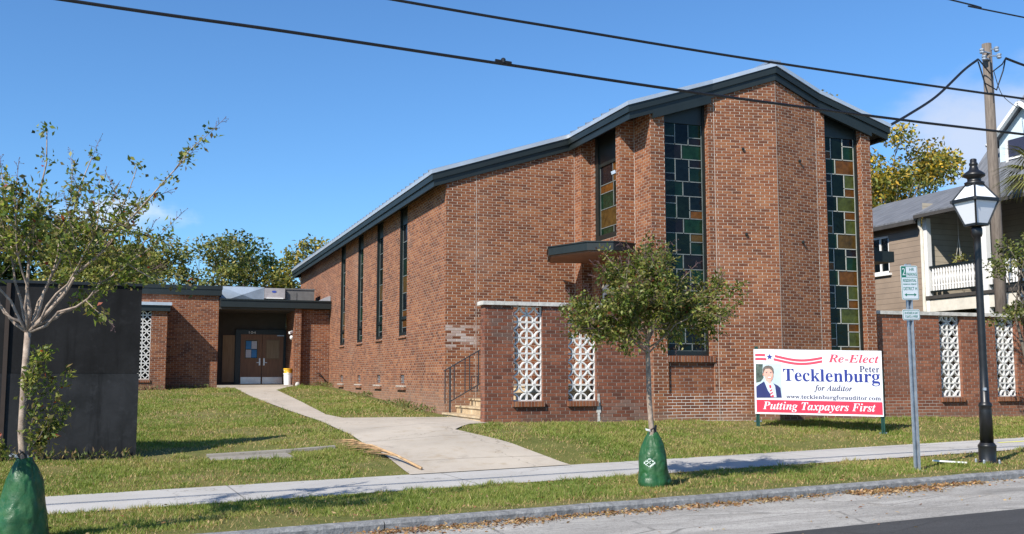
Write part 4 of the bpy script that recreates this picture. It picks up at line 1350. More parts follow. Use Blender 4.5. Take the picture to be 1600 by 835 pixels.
palm((17.55, 15.95, .5), 5.35, 20, 1.05, 3, 'fan palm leaning fronds into the right edge of the photo')
palm((-7.6, 46, 1.2), 7.3, 20, 1.5, 6, 'fan palm crown seen through the left street tree')
far_tree('shrub', (17.75, 17.0, .72), 4, .75, .8, 2.85, 1.15, 2600, .085, [(.08, .105, .028), (.13, .155, .038), (.20, .20, .06)], 41, 'bushy shrub in front of the pierced wall at the right edge', 'shrub', clumps=26, trunk_r=.06)

# ------------------------------------------------------------------ watering bags
def bag(base, h, rb, rt, seed, label):
    r = random.Random(seed)
    b = thing('watering_bag', base, label, 'watering bag', 'green tree watering bags')
    prof = []
    K = 52
    for i in range(K + 1):
        q = i / K
        rr = pl(q, [(0, rb * .97), (.08, rb * 1.02), (.3, rb * .92), (.55, rb * .80), (.75, rb * .66), (.88, rb * .50), (.95, rb * .36), (1, rt * .8)])
        prof.append((rr, h * q))
    def wr(rr, z, a):
        q = z / h
        f = mnoise.noise((math.cos(a) * 1.3 + seed, math.sin(a) * 1.3, z * 4.0)) * .13
        f += mnoise.noise((math.cos(a) * 3 + seed, math.sin(a) * 3, z * 7)) * .03
        f += .06 * math.sin(3 * a + 9 * z + seed) * (1 - q)
        f += -.10 * max(0, 1 - abs(mnoise.noise((math.cos(a) * 2 + seed, math.sin(a) * 2, z * 3.2 + 4))) * 14) * .6 - .05 * max(0, 1 - abs(math.sin(2 * a + seed + 3 * z)) * 5) * q
        return rr * (1 + f)
    mb = MB(); mb.lathe(prof, base, 72, 0, wr)
    t = M['bag']
    mb.build('sack', t, b, smooth=True)
    mb = MB()
    top = Vector(base) + Vector((0, 0, h))
    mb.tube([top + Vector((-.03, -.05, -.02)), top + Vector((-.06, -.06, .03)), top + Vector((-.02, -.07, .06)), top + Vector((.02, -.06, .0))], .008, 6)
    mb.beam(top + Vector((.0, -.06, -.03)), top + Vector((.02, -.05, .09)), .03, .012)
    mb.build('strap', M['black_metal'], b)
    mb = MB()
    mb.poly([top + Vector((-.13, -.07, .02)), top + Vector((-.04, -.05, .0)), top + Vector((-.03, -.05, .025)), top + Vector((-.14, -.06, .05))])
    mb.poly([top + Vector((-.03, -.052, .0)), top + Vector((.04, -.045, -.01)), top + Vector((.03, -.05, .03))])
    mb.build('loose_flap', M['white_paint'], b)
    return b, wr, prof
def bag_mat():
    t = NT('green woven plastic')
    p = t.wpos()
    nz = t.noise(p, 6, 5, .6)
    t.set(t.ramp(nz, [(.3, (.010, .058, .016)), (.7, (.024, .105, .032))]), t.rng(t.noise(p, 14, 4), .35, .65, .30, .65), 0, .45)
    t.bump(t.math('ADD', t.noise(p, 7, 5, .65), t.math('MULTIPLY', t.noise(p, 90, 3), .06)), .5, .03)
    return t.mat
M['bag'] = bag_mat()
b2, wr, prof = bag((6.36, 12.24, .185), .70, .218, .08, 2.3, 'green plastic watering bag round the trunk in front of the church')
# printed pale mark on its side facing the street
mb = MB()
v_ = Vector((0, 0, 1.6)) - Vector((6.36, 12.24, .5)); az0 = math.atan2(v_.y, v_.x) - .25
def bagpt(da, z):
    a = az0 + da
    q = z / .70
    i = min(51, int(q * 52)); rr = prof[i][0] + (prof[i + 1][0] - prof[i][0]) * (q * 52 - i)
    rr = wr(rr, z, a) + .006
    return Vector((6.36 + rr * math.cos(a), 12.24 + rr * math.sin(a), .185 + z))
for i in range(12):
    for j in range(10):
        a0, a1 = -.6 + i * .1, -.6 + (i + 1) * .1; z0_, z1_ = .24 + j * .014, .24 + (j + 1) * .014
        am, zm = (a0 + a1) / 2, (z0_ + z1_) / 2
        d_ = abs(am) / .50 + abs(zm - .31) / .058
        if d_ < 1 and (d_ > .8 or (i * 7 + j * 5) % 4 == 0 or (i + j) % 5 == 0):
            mb.poly([bagpt(a0, z0_), bagpt(a1, z0_), bagpt(a1, z1_), bagpt(a0, z1_)])
mb.build('printed_mark', plain('pale print', (.5, .58, .52), .4), b2)
bag((-1.02, 11.02, .03), .80, .235, .085, 7.1, 'green plastic watering bag at the bottom left corner by the kerb')

# ------------------------------------------------------------------ campaign sign
PL_, PR_ = Vector((11.39, 17.58)), Vector((13.50, 16.40))
ts, ns_, LS = frame_of(PL_, PR_)
ZB, HS = .885, 1.265
sg = thing('campaign_sign', (12.45, 17.0, .7), 'large white and red campaign sign board on two green posts in front of the church', 'sign')
o3 = (PL_.x, PL_.y, ZB)
t3 = (ts[0], ts[1], -.045 / LS); n3 = (ns_[0], ns_[1], 0)
def SP(u, v, d=0.0):
    return Vector((o3[0] + t3[0] * u + n3[0] * d, o3[1] + t3[1] * u + n3[1] * d, o3[2] + t3[2] * u + v))
white_b = plain('white sign board', (.80, .80, .82), .5, 0, .03, 2)
red_b = plain('sign red', (.66, .035, .075), .5, 0, .04, 3)
blue_b = plain('sign navy', (.022, .038, .24), .5, 0, .06, 3)
navy2 = plain('sign grey navy', (.045, .05, .12), .5, 0, .06, 3)
pink_b = plain('sign faded red', (.62, .065, .11), .5, 0, .04, 3)
mb = MB()
c = [SP(0, 0, .0), SP(LS, 0, .0), SP(LS, 0, -.02), SP(0, 0, -.02)]
mb.hexa(c + [p + Vector((0, 0, HS)) for p in c]); bd = mb.build('board', white_b, sg)
bevel(bd, .003, 1)
def flatpoly(name, pts, mat, d, th=.0015):
    mb = MB()
    mb.poly([SP(u, v, d) for u, v in pts])
    k = len(pts)
    for i in range(k):
        a, b = pts[i], pts[(i + 1) % k]
        mb.poly([SP(*a, d - th), SP(*b, d - th), SP(*b, d), SP(*a, d)])
    return mb.build(name, mat, bd)
ZU = lambda zx: (zx - 103) / 1117 * LS
def ZV(zx, zy):
    f = (zx - 103) / 1117
    top = 88 + 2 * f; bot = 632 + 31 * f
    return (1 - (zy - top) / (bot - top)) * HS
flatpoly('red_band', [(ZU(118), .035), (ZU(1212), .035), (ZU(1212), ZV(1212, 537)), (ZU(118), ZV(118, 514))], red_b, .004)
def wave(v0, v1, xa, xb, name):
    k = 16
    lo, hi = [], []
    for i in range(k + 1):
        x = xa + (xb - xa) * i / k
        f = (x - 115) / 590
        off = 14 * math.sin(f * 2 * math.pi * .85 + 1.1) * -1.6 + f * 8
        lo.append((ZU(x), ZV(x, v1 + off))); hi.append((ZU(x), ZV(x, v0 + off)))
    mb = MB()
    for i in range(k):
        mb.poly([SP(*lo[i], .004), SP(*lo[i + 1], .004), SP(*hi[i + 1], .004), SP(*hi[i], .004)])
    mb.build(name, pink_b, bd)
wave(148, 168, 115, 205, 'stripe'); wave(182, 202, 115, 215, 'stripe')
wave(142, 162, 290, 705, 'stripe'); wave(172, 192, 278, 705, 'stripe')
def star(cx, cy, R, mat, d):
    pts = []
    for i in range(10):
        a = math.pi / 2 + i * math.pi / 5; q = R if i % 2 == 0 else R * .42
        pts.append((cx + q * math.cos(a), cy + q * math.sin(a)))
    mb = MB()
    for i in range(10):
        mb.poly([SP(cx, cy, d), SP(*pts[i], d), SP(*pts[(i + 1) % 10], d)])
    mb.build('star', mat, bd)
cx_, cy_ = ZU(243), ZV(243, 152)
star(cx_, cy_, .098, white_b, .0055); star(cx_, cy_, .066, blue_b, .007)
def st_text(name, txt, mat, xa, xb, base_y, cap_z, d=.005):
    v0 = ZV((xa + xb) / 2, base_y)
    text_mesh(name, txt, mat, bd, o3, t3, n3, ZU(xa), ZU(xb), v0, cap_z / 560 * HS, d)
st_text('lettering', serif('Re-Elect', *BI), pink_b, 757, 1197, 194, 70)
st_text('lettering', serif('Peter', *BOLD), navy2, 1025, 1197, 277, 54)
st_text('lettering', serif('Tecklenburg', *BOLD), blue_b, 358, 1199, 360, 108)
st_text('lettering', serif('for Auditor', *BI), navy2, 625, 958, 440, 50)
st_text('lettering', serif('www.tecklenburgforauditor.com', *BOLD), navy2, 380, 1200, 512, 36)
st_text('lettering', serif('Putting Taxpayers First', *BI), white_b, 172, 1152, 606, 68, .008)
# printed portrait: a flat picture of a man in a navy suit
pa = lambda zx, zy: (ZU(zx), ZV(zx, zy))
def port(name, pts, mat, d): flatpoly(name, [pa(*p) for p in pts][::-1], mat, d)
port('portrait', [(118, 212), (343, 212), (343, 497), (118, 497)], plain('photo pale blue backdrop', (.50, .60, .62), .5, 0, .12, 4), .004)
port('print_foliage', [(118, 214), (182, 214), (176, 280), (186, 330), (160, 362), (118, 372)], plain('photo dark foliage', (.07, .10, .08), .5, 0, .7, 14), .0055)
port('print_suit', [(118, 497), (118, 405), (140, 390), (190, 360), (262, 372), (310, 395), (332, 415), (341, 497)], plain('photo navy suit', (.022, .030, .13), .5, 0, .1, 4), .007)
port('print_shirt', [(262, 495), (222, 440), (188, 356), (200, 345), (240, 372), (262, 365), (285, 400), (296, 495)], plain('photo pale shirt', (.55, .66, .76), .5, 0, .05, 4), .0085)
skin = plain('photo skin', (.74, .42, .33), .5, 0, .12, 12)
def ell(cx, cy, rx, ry, k=20, a0=0, a1=360): return [(cx + rx * math.cos(rad(a0 + (a1 - a0) * i / k)), cy + ry * math.sin(rad(a0 + (a1 - a0) * i / k))) for i in range(k)]
port('print_hair', [(181, 300), (179, 262), (188, 240), (208, 228), (234, 225), (258, 232), (273, 250), (277, 282), (272, 300), (262, 270), (240, 252), (205, 254), (192, 274)], plain('photo grey brown hair', (.15, .12, .10), .5, 0, .25, 40), .0125)
port('print_ear', ell(184, 300, 7, 14, 10), plain('photo ear', (.60, .30, .23), .5), .0100)
port('print_face', [(186, 270), (196, 254), (216, 246), (244, 246), (262, 256), (272, 280), (273, 310), (266, 338), (252, 356), (236, 361), (218, 354), (200, 334), (189, 306)], skin, .011)
port('print_cheek', [(262, 258), (272, 280), (273, 310), (266, 338), (252, 356), (240, 360), (254, 336), (262, 306)], plain('photo cheek', (.60, .31, .24), .5, 0, .1, 12), .0118)
port('print_nose', [(232, 292), (240, 310), (228, 313)], plain('photo nose', (.58, .29, .22), .5), .0118)
for bx in (204, 244): port('print_brow', [(bx, 281), (bx + 18, 278), (bx + 18, 282), (bx, 285)], plain('photo brow', (.20, .13, .10), .5), .0125)
port('print_neck', [(200, 330), (258, 335), (250, 372), (236, 380), (205, 352)], skin, .0102)
port('print_lips', ell(236, 328, 20, 9, 14), plain('photo lips', (.50, .17, .15), .5), .0120)
port('print_smile', ell(236, 326, 16, 5, 12), white_b, .0128)
for ex in (214, 250): port('print_eye', ell(ex, 288, 6, 3, 8), navy2, .0125)
port('print_tie', [(232, 392), (250, 390), (253, 412), (274, 494), (244, 494), (236, 415)], plain('photo red tie', (.55, .05, .08), .5), .0102)
for k in range(3): port('print_tie_stripe', [(237 + 3 * k, 425 + 24 * k), (256 + 5 * k, 412 + 24 * k), (258 + 5 * k, 422 + 24 * k), (239 + 3 * k, 436 + 24 * k)], white_b, .0115)
grn = plain('green steel post', (.012, .06, .045), .5, .2, .2, 8)
for u, ext in ((.055, .055), (LS - .012, -.40)):
    q = SP(u, 0, -.045)
    gz_ = G(q.x, q.y)
    mb = MB()
    top = ZB + HS + ext
    for du, dd in ((0, 0), (-.022, .018), (.022, .018)):
        mb.obox((q.x, q.y), ts, ns_, du - .012 if du else -.022, du + .012 if du else .022, dd - .004 if du == 0 else -.02, dd + .002 if du == 0 else .02, gz_ - .2, top)
    mb.build('post', grn, sg)
    mb = MB()
    for du in (-.055, .055):
        p = (q.x + ts[0] * du, q.y + ts[1] * du, ZB - .1)
        mb.lathe([(.012, -.02), (.022, -.01), (.022, .015), (.01, .02)], (p[0], p[1], gz_ + .10 if u < 1 else gz_ + .02), 8)
    mb.build('bolt', M['steel'], sg)

# ------------------------------------------------------------------ parking sign
def parking_sign():
    bx, by, bz = 10.52, 12.12, .26
    top = Vector((10.475, 12.10, 3.24))
    pk = thing('parking_sign', (bx, by, bz), 'green and white parking sign pair on a galvanised post by the kerb', 'street sign')
    mb = MB()
    b = Vector((bx, by, bz - .1))
    for dx, dy, w, h in ((0, .02, .06, .006), (-.03, 0, .006, .045), (.03, 0, .006, .045), (-.04, -.022, .022, .005), (.04, -.022, .022, .005)):
        o_ = Vector((dx, dy, 0))
        mb.beam(b + o_, top + o_, w if w > .01 else w, h, 0, (0, 1, 0))
    pole = mb.build('post', M['galv'], pk)
    mb = MB()
    for k in range(52):
        p = b.lerp(top, .06 + k * .0182)
        mb.beam(p + Vector((0, .0158, -.008)), p + Vector((0, .0158, .008)), .014, .002, 0, (0, 1, 0))
    mb.build('punched_holes', M['black_interior'], pole)
    mb = MB(); mb.box(bx - .12, bx + .09, by - .10, by + .02, bz - .03, bz + .012); mb.build('footing', M['sidewalk'], pk)
    a = rad(3); t = Vector((math.cos(a), math.sin(a), .035)).normalized(); n = Vector((math.sin(a), -math.cos(a), 0)); up = n.cross(t).normalized() * -1
    up = Vector((-.03, 0, 1)).normalized()
    green = plain('sign green', (.005, .16, .10), .45, 0, .05, 5)
    face = plain('sign reflective white', (.66, .70, .72), .45, 0, .04, 5)
    def plate(cz, w, h, name):
        p = b.lerp(top, (cz - b.z) / (top.z - b.z)) + n * .034
        o_ = p - t * (w / 2) - up * (h / 2)
        def Q(u, v, d): return o_ + t * u + up * v + n * d
        def rr(inset, rd, d0, d1, mat, nm, parent):
            mb = MB(); pts = []
            for cx, cy, a0 in ((w - inset - rd, inset + rd, -90), (w - inset - rd, h - inset - rd, 0), (inset + rd, h - inset - rd, 90), (inset + rd, inset + rd, 180)):
                for k in range(6):
                    an_ = rad(a0 + 18 * k); pts.append((cx + rd * math.cos(an_), cy + rd * math.sin(an_)))
            mb.poly([Q(u, v, d1) for u, v in pts]); mb.poly([Q(u, v, d0) for u, v in pts][::-1])
            for i in range(len(pts)):
                e, f = pts[i], pts[(i + 1) % len(pts)]
                mb.poly([Q(*e, d0), Q(*f, d0), Q(*f, d1), Q(*e, d1)])
            return mb.build(nm, mat, parent)
        pl_ = rr(0, .028, 0, .003, face, name, pk)
        rr(.009, .022, .0032, .0042, green, 'border', pl_)
        rr(.017, .016, .0044, .0052, face, 'sign_face', pl_)
        return pl_, o_, Q
    W1, H1 = .32, .50
    pl_, o_, Q = plate(2.965, W1, H1, 'sign_plate')
    D = .0056
    def rect(u0, u1, v0, v1, nm='panel'):
        mb = MB(); mb.poly([Q(u0, v0, D), Q(u1, v0, D), Q(u1, v1, D), Q(u0, v1, D)]); mb.build(nm, green, pl_)
    rect(.017, .10, .335, .483); rect(.017, W1 - .017, .327, .335, 'rule')
    def tx(s_, u0, u1, v0, cap, mat=green, d=.006): text_mesh('lettering', s_, mat, pl_, o_, t, n, u0, u1, v0, cap, d, up)
    tx('2', .032, .085, .36, .105, face, .0066)
    tx('HR', .165, .255, .425, .042); tx('PARKING', .112, .296, .352, .045)
    tx('RESIDENTIAL', .035, W1 - .035, .262, .045); tx('PARKING PERMIT', .035, W1 - .035, .218, .022)
    tx('DISTRICT H', .035, W1 - .035, .142, .048)
    mb = MB()
    z_ = .075
    for pts in ([(.09, z_ - .008), (W1 - .09, z_ - .008), (W1 - .09, z_ + .008), (.09, z_ + .008)], [(.045, z_), (.09, z_ - .026), (.09, z_ + .026)], [(W1 - .045, z_), (W1 - .09, z_ + .026), (W1 - .09, z_ - .026)]):
        mb.poly([Q(u, v, D) for u, v in pts])
    mb.build('arrow', green, pl_)
    pl_, o_, Q = plate(2.50, .325, .155, 'sign_plate')
    tx('24 HOURS A DAY', .035, .29, .086, .036); tx('7 DAYS A WEEK', .04, .285, .034, .036)
parking_sign()

# ------------------------------------------------------------------ street lamp
def lamp():
    x, y = 12.18, 12.49
    z0 = G(x, y)
    lp = thing('street_lamp', (x, y, z0), 'black street lamp with a four sided white glass lantern on the verge', 'street lamp')
    q = (x, y, z0)
    mb = MB()
    mb.lathe([(.135, -.1), (.135, .03), (.125, .05), (.128, .22), (.132, .25), (.135, .27), (.115, .29), (.105, .31)], q, 24)
    ba = mb.build('base', M['black_metal'], lp, smooth=True); bevel(ba)
    mb = MB()
    mb.lathe([(.098, .31), (.092, .80), (.088, .84), (.100, .86), (.102, .885), (.085, .91), (.068, .93), (.060, 1.5), (.052, 3.35), (.050, 3.46), (.072, 3.48), (.085, 3.52), (.085, 3.60), (.07, 3.63)], q, 20)
    mb.build('post', M['black_metal'], lp, smooth=True)
    # lantern: square plan, one corner towards the camera
    az = math.atan2(-y, -x)
    def sq(R_, z):
        return [Vector((x + R_ * math.cos(az + k * math.pi / 2), y + R_ * math.sin(az + k * math.pi / 2), z0 + z)) for k in range(4)]
    L0, L1, L2 = (.165, 3.66), (.325, 4.02), (.125, 4.30)
    fr = MB(); gl_ = MB()
    rb, rm, rt = sq(*L0), sq(*L1), sq(*L2)
    rm2 = sq(.325, 4.06)
    for k in range(4):
        j = (k + 1) % 4
        for a, b, w in ((rb[k], rm[k], .028), (rm2[k], rt[k], .028), (rb[k], rb[j], .035), (rt[k], rt[j], .04)):
            fr.beam(a, b, w, w)
        fr.beam(rm[k] + Vector((0, 0, .02)), rm[j] + Vector((0, 0, .02)), .05, .055)
        gl_.poly([rb[k], rb[j], rm[j], rm[k]]); gl_.poly([rm2[k], rm2[j], rt[j], rt[k]])
        d_ = (rm[k] - Vector((x, y, rm[k].z))).normalized()
        fr.beam(rm[k] + Vector((0, 0, .02)), rm[k] + d_ * .04 + Vector((0, 0, .02)), .05, .04)
    fr.poly(rb[::-1])
    fr.build('lantern_frame', M['black_metal'], lp)
    t = NT('white opal glass'); t.set((.72, .74, .78), .25, 0, .4)
    gl_.build('lantern_glass', t.mat, lp)
    mb = MB()
    mb.lathe([(.14, 4.29), (.15, 4.33), (.10, 4.35), (.105, 4.40), (.165, 4.43), (.165, 4.46), (.12, 4.50), (.075, 4.53), (.06, 4.58), (.055, 4.60), (.065, 4.61), (.065, 4.64), (.05, 4.65), (.05, 4.70), (.035, 4.71)], q, 20)
    mb.build('cap', M['black_metal'], lp, smooth=True)
    mb = MB(); mb.lathe([(.02, -.025), (.03, -.02), (.03, .02), (.02, .025)], (x - .035, y - .045, z0 + 1.12), 10); mb.build('access_cap', M['galv'], lp)
    for k in range(4):
        mb = MB(); a = k * math.pi / 2 + .5
        mb.lathe([(.02, -.02), (.02, .05), (.012, .06)], (x + .17 * math.cos(a), y + .17 * math.sin(a), z0), 6); mb.build('anchor_bolt', M['galv'], lp)
lamp()

# ------------------------------------------------------------------ cables, utility pole
def cable(pts, r, label, name='overhead_cable', extra=None):
    mb = MB()
    P = [Vector(p) for p in pts]
    fine = []
    for i in range(len(P) - 1):
        p0 = P[max(0, i - 1)]; p1 = P[i]; p2 = P[i + 1]; p3 = P[min(len(P) - 1, i + 2)]
        for k in range(8):
            q = k / 8
            fine.append(.5 * ((2 * p1) + (p2 - p0) * q + (2 * p0 - 5 * p1 + 4 * p2 - p3) * q * q + (3 * p1 - p0 - 3 * p2 + p3) * q ** 3))
    fine.append(P[-1])
    mb.tube(fine, r, 8)
    if extra:
        mb.lathe([(.012, -.02), (.03, -.015), (.03, .03), (.012, .045)], extra, 8)
        mb.tube([Vector(extra) + Vector((-.10, 0, .0)), Vector(extra) + Vector((.10, 0, -.012))], .024, 8)
    return tag(mb.build(name, M['black_metal'], origin=P[len(P) // 2]), label, 'cable', 'overhead cables')
cable([(-14, 10.0, 5.75), (-6, 10.5, 5.47), (-.86, 10.83, 5.34), (1.37, 11.0, 5.325), (3.93, 11.17, 5.28), (6.69, 11.32, 5.225), (9.85, 11.47, 5.2), (12.27, 11.57, 5.2), (26, 12.5, 5.35)], .019, 'thick black cable crossing the whole church front, lowest of the street cables', extra=(3.90, 11.168, 5.31))
cable([(-14, 9.7, 6.2), (-4, 10.3, 5.9), (2.46, 10.78, 5.75), (4.73, 10.92, 5.705), (7.66, 11.08, 5.66), (11.99, 11.27, 5.64), (26, 12.2, 5.75)], .017, 'black cable passing just over the ridge of the church')
cable([(2, 10.9, 7.35), (10.85, 11.41, 7.04), (12.29, 11.47, 6.97), (26, 12.3, 6.9)], .012, 'thin cable at the top right corner of the sky')
pole_top = Vector((20.0, 19.88, 10.05))
up_ = thing('utility_pole', (20.05, 20.0, .8), 'weathered grey wooden utility pole behind the right garden wall', 'utility pole')
mb = MB(); mb.tube([(20.18, 20.0, .5), (20.1, 19.95, 5), tuple(pole_top)], [.15, .135, .115], 14); mb.build('shaft', M['pole_wood'], up_, smooth=True)
mb = MB()
for dz, dx in ((-.25, -.28), (-.32, .27), (-.15, .20), (-.42, -.22)):
    c_ = pole_top + Vector((dx, -.12, dz))
    mb.lathe([(.03, -.07), (.06, -.05), (.06, -.02), (.035, 0), (.06, .02), (.06, .05), (.02, .07)], c_, 10)
    mb.beam(c_, pole_top + Vector((0, -.1, dz - .02)), .03, .03)
mb.build('insulator', M['galv'], up_)
mb = MB()
mb.tube([pole_top + Vector((-.45, -.15, -.55)), pole_top + Vector((-.30, -.18, -1.1)), pole_top + Vector((.05, -.2, -1.25)), pole_top + Vector((.35, -.15, -.7)), pole_top + Vector((.5, -.1, -.35))], .018, 6)
mb.tube([pole_top + Vector((-.42, -.15, -.5)), pole_top + Vector((-.15, -.22, -.85)), pole_top + Vector((.3, -.18, -.55)), pole_top + Vector((.5, -.1, -.35))], .018, 6)
mb.tube([pole_top + Vector((-.1, -.18, -.4)), pole_top + Vector((-.06, -.2, -1.6))], .014, 6)
mb.build('jumper_wire', M['black_metal'], up_)
cable([tuple(pole_top + Vector((-.45, -.15, -.5))), (18.9, 19.55, 9.15), (17.6, 19.1, 8.25), (16.4, 18.7, 7.6), (15.62, 18.4, 7.22)], .032, 'twisted service cable from the utility pole down to the church eave', 'service_cable')
cable([tuple(pole_top + Vector((.5, -.1, -.35))), (21.3, 19.7, 9.5), (23, 19.4, 9.1), (27, 18.8, 8.6)], .032, 'twisted service cable leaving the utility pole to the right', 'service_cable')
cable([tuple(pole_top + Vector((.14, -.05, -.7))), (22.0, 21.4, 9.3), (24.2, 22.95, 9.5)], .010, 'pale thin wire slanting from the utility pole to the dormer', 'guy_wire')

# ------------------------------------------------------------------ neighbouring house
hs = thing('neighbour_house', (24, 24, .8), 'two storey clapboard house with a white railed porch and grey roof', 'house')
def clap(name, base):
    t = NT(name)
    p = t.wpos()
    z = t.n('ShaderNodeSeparateXYZ', {0: p}).outputs[2]
    f = t.math('FRACT', t.math('DIVIDE', z, .17))
    nz = t.noise(p, 2.0, 5)
    c = t.ramp(nz, [(.3, tuple(x * .8 for x in base)), (.7, base)])
    c = t.mix(t.rng(f, .0, .09, .85, 0), c, tuple(x * .25 for x in base))
    t.set(c, .7); t.bump(t.math('SUBTRACT', 1.0, f), 1.0, .03)
    return t.mat
M['clap_tan'] = clap('tan clapboard', (.27, .205, .15)); M['clap_cream'] = clap('cream clapboard', (.40, .35, .27))
def shingles():
    t = NT('grey weathered roof metal')
    p = t.wpos()
    mp = t.n('ShaderNodeMapping', {'Vector': p, 'Scale': (1, 6, 1)}).outputs[0]
    nz = t.noise(mp, 1.4, 6, .65)
    t.set(t.ramp(nz, [(.3, (.075, .08, .088)), (.7, (.20, .205, .22))]), .75, .1); t.bump(nz, .4, .02)
    return t.mat
M['shingle'] = shingles()
HXF = 22.3
mb = MB()      # wing wall facing left and front end wall of porch
wall(mb, (HXF, 31), (HXF, 25.05), .8, flat(6.45), [(31 - 27.45, 31 - 26.55, 4.9, 6.1)], .1)
mb.build('wall', M['clap_tan'], hs)
mb = MB(); wall(mb, (HXF + .01, 25.0), (24.5, 25.0), 3.9, flat(6.9)); wall(mb, (24.5, 25.0), (24.5, 14), .8, flat(7.3)); mb.build('wall', M['clap_cream'], hs)
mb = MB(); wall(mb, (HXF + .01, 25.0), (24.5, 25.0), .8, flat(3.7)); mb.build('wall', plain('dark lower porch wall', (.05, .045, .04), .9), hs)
mb = MB()
a0, a1, z0_, z1_ = 26.55, 27.45, 4.9, 6.1
x_ = HXF + .05
for bx in ((a0, a0 + .07, z0_, z1_), (a1 - .07, a1, z0_, z1_), (a0, a1, z0_, z0_ + .07), (a0, a1, z1_ - .07, z1_), (a0, a1, 5.46, 5.53), (26.97, 27.03, z0_, z1_)):
    mb.box(x_ - .02 - .002 * bx[0] % .003, x_ + .02, bx[0], bx[1], bx[2], bx[3])
w_ = mb.build('window', M['white_paint'], hs)
mb = MB(); mb.box(x_ + .025, x_ + .035, a0, a1, z0_, z1_); mb.build('pane', GL[NB], w_)
mb = MB(); mb.box(HXF - .08, HXF, a0 - .1, a1 + .1, 4.82, 4.89); mb.build('window_sill', M['white_paint'], hs)
for y_, z1v in ((24.93, 6.4), (22.62, 6.4), (20.3, 6.4), (17.9, 6.4)):
    mb = MB(); mb.box(HXF - .01, HXF + .15, y_ - .09, y_ + .09, .8, z1v)
    mb.build('porch_post', M['white_paint'], hs)
mb = MB(); mb.tube([(HXF - .12, 25.02, 6.45), (HXF - .12, 25.02, 6.2), (HXF - .06, 25.0, 6.05), (HXF - .06, 25.0, 3.0)], .05, 8); mb.build('downpipe', M['cream_paint'], hs)
mb = MB(); mb.box(HXF - .05, 24.5, 14, 24.98, 3.93, 4.03); mb.build('porch_floor', M['soffit'], hs)
mb = MB(); mb.box(HXF + .0, HXF + .12, 14, 24.83, 3.55, 3.92); mb.build('porch_beam', M['cream_paint'], hs)
bl = MB(); bl.beam((HXF + .07, 24.83, 4.90), (HXF + .07, 14, 4.90), .11, .06); bl = bl.build('balustrade', M['dark_green'], hs)
mb = MB(); mb.beam((HXF + .07, 24.83, 4.16), (HXF + .07, 14, 4.16), .08, .05); mb.build('bottom_rail', M['dark_green'], bl)
mbp = MB(); mbp.lathe([(.034, 0), (.034, .12), (.042, .15), (.030, .2), (.046, .36), (.030, .5), (.038, .55), (.034, .58), (.034, .69)], (HXF + .07, 24.72, 4.18), 6)
b0 = mbp.build('baluster', M['white_paint'], bl)
k = 1
while 24.72 - .112 * k > 19.2:
    c_ = b0.copy(); COL.objects.link(c_); c_.parent = bl; c_.location = b0.location + Vector((0, -.112 * k, 0)); k += 1
# roofs
EV = 6.55
mb = MB()
def slab(pts, th=.10): 
    P = [Vector(p) for p in pts]
    mb.poly(P); mb.poly([p - Vector((0, 0, th)) for p in P][::-1])
    for i in range(len(P)):
        j = (i + 1) % len(P)
        mb.poly([P[i] - Vector((0, 0, th)), P[j] - Vector((0, 0, th)), P[j], P[i]])
slab([(HXF - .3, 25.0, EV), (HXF - .3, 13.8, EV), (23.9, 13.8, 7.45), (23.9, 25.0, 7.45)])
slab([(23.9, 25.0, 7.452), (23.9, 13.8, 7.452), (26.6, 13.8, 10.7), (26.6, 25.0, 10.7)])
slab([(26.6, 25.0, 10.7), (26.6, 13.8, 10.7), (30, 13.8, 7.0), (30, 25.0, 7.0)])
slab([(HXF - .3, 31.3, EV - .12), (HXF - .3, 25.004, EV - .12), (26.0, 25.004, 8.05), (26.0, 31.3, 8.05)])
mb.build('roof', M['shingle'], hs)
mb = MB(); mb.poly([(23.9, 24.98, 7.3), (26.6, 24.98, 10.55), (26.6, 24.98, 6.5), (23.9, 24.98, 6.5)][::-1]); mb.poly([(26.6, 24.98, 10.55), (30, 24.98, 6.9), (26.6, 24.98, 6.5)][::-1]); mb.build('gable_wall', M['clap_tan'], hs)
mb = MB(); mb.box(HXF - .36, HXF - .26, 13.8, 25.0, EV - .16, EV - .06); mb.box(HXF - .36, HXF - .26, 25.01, 31.3, EV - .30, EV - .18); mb.build('gutter', M['soffit'], hs)
# dormer
dm = MB()
XD, ya, yb_, zb_, ze, zp = 24.45, 24.0, 21.9, 7.25, 8.80, 9.66
ym = (ya + yb_) / 2
dm.poly([(XD, ya, zb_), (XD, yb_, zb_), (XD, yb_, ze), (XD, ym, zp), (XD, ya, ze)])
dm.poly([(XD, ya, zb_), (XD, ya, ze), (26.4, ya, ze), (26.4, ya, zb_)]); dm.poly([(XD, yb_, zb_), (26.4, yb_, zb_), (26.4, yb_, ze), (XD, yb_, ze)])
do = dm.build('dormer', plain('pale blue dormer paint', (.55, .64, .68), .6, 0, .06, 3), hs)
dm = MB()
dm.beam((XD - .25, ya + .2, ze - .15), (XD - .25, ym, zp + .03), .12, .10); dm.beam((XD - .25, yb_ - .2, ze - .15), (XD - .25, ym, zp + .03), .12, .10)
dm.build('bargeboard', M['white_paint'], do)
dm = MB()
for y0_ in (ya + .25, yb_ - .25):
    P = [Vector((XD - .3, y0_, ze - .12)), Vector((XD - .3, ym, zp + .09)), Vector((27, ym, zp + .09)), Vector((27, y0_, ze - .12))]
    if y0_ < ym: P = P[::-1]
    dm.poly(P); dm.poly([p - Vector((0, 0, .06)) for p in P][::-1])
    for i in range(4):
        j = (i + 1) % 4; dm.poly([P[i] - Vector((0, 0, .06)), P[j] - Vector((0, 0, .06)), P[j], P[i]])
dm.build('dormer_roof', M['shingle'], do)
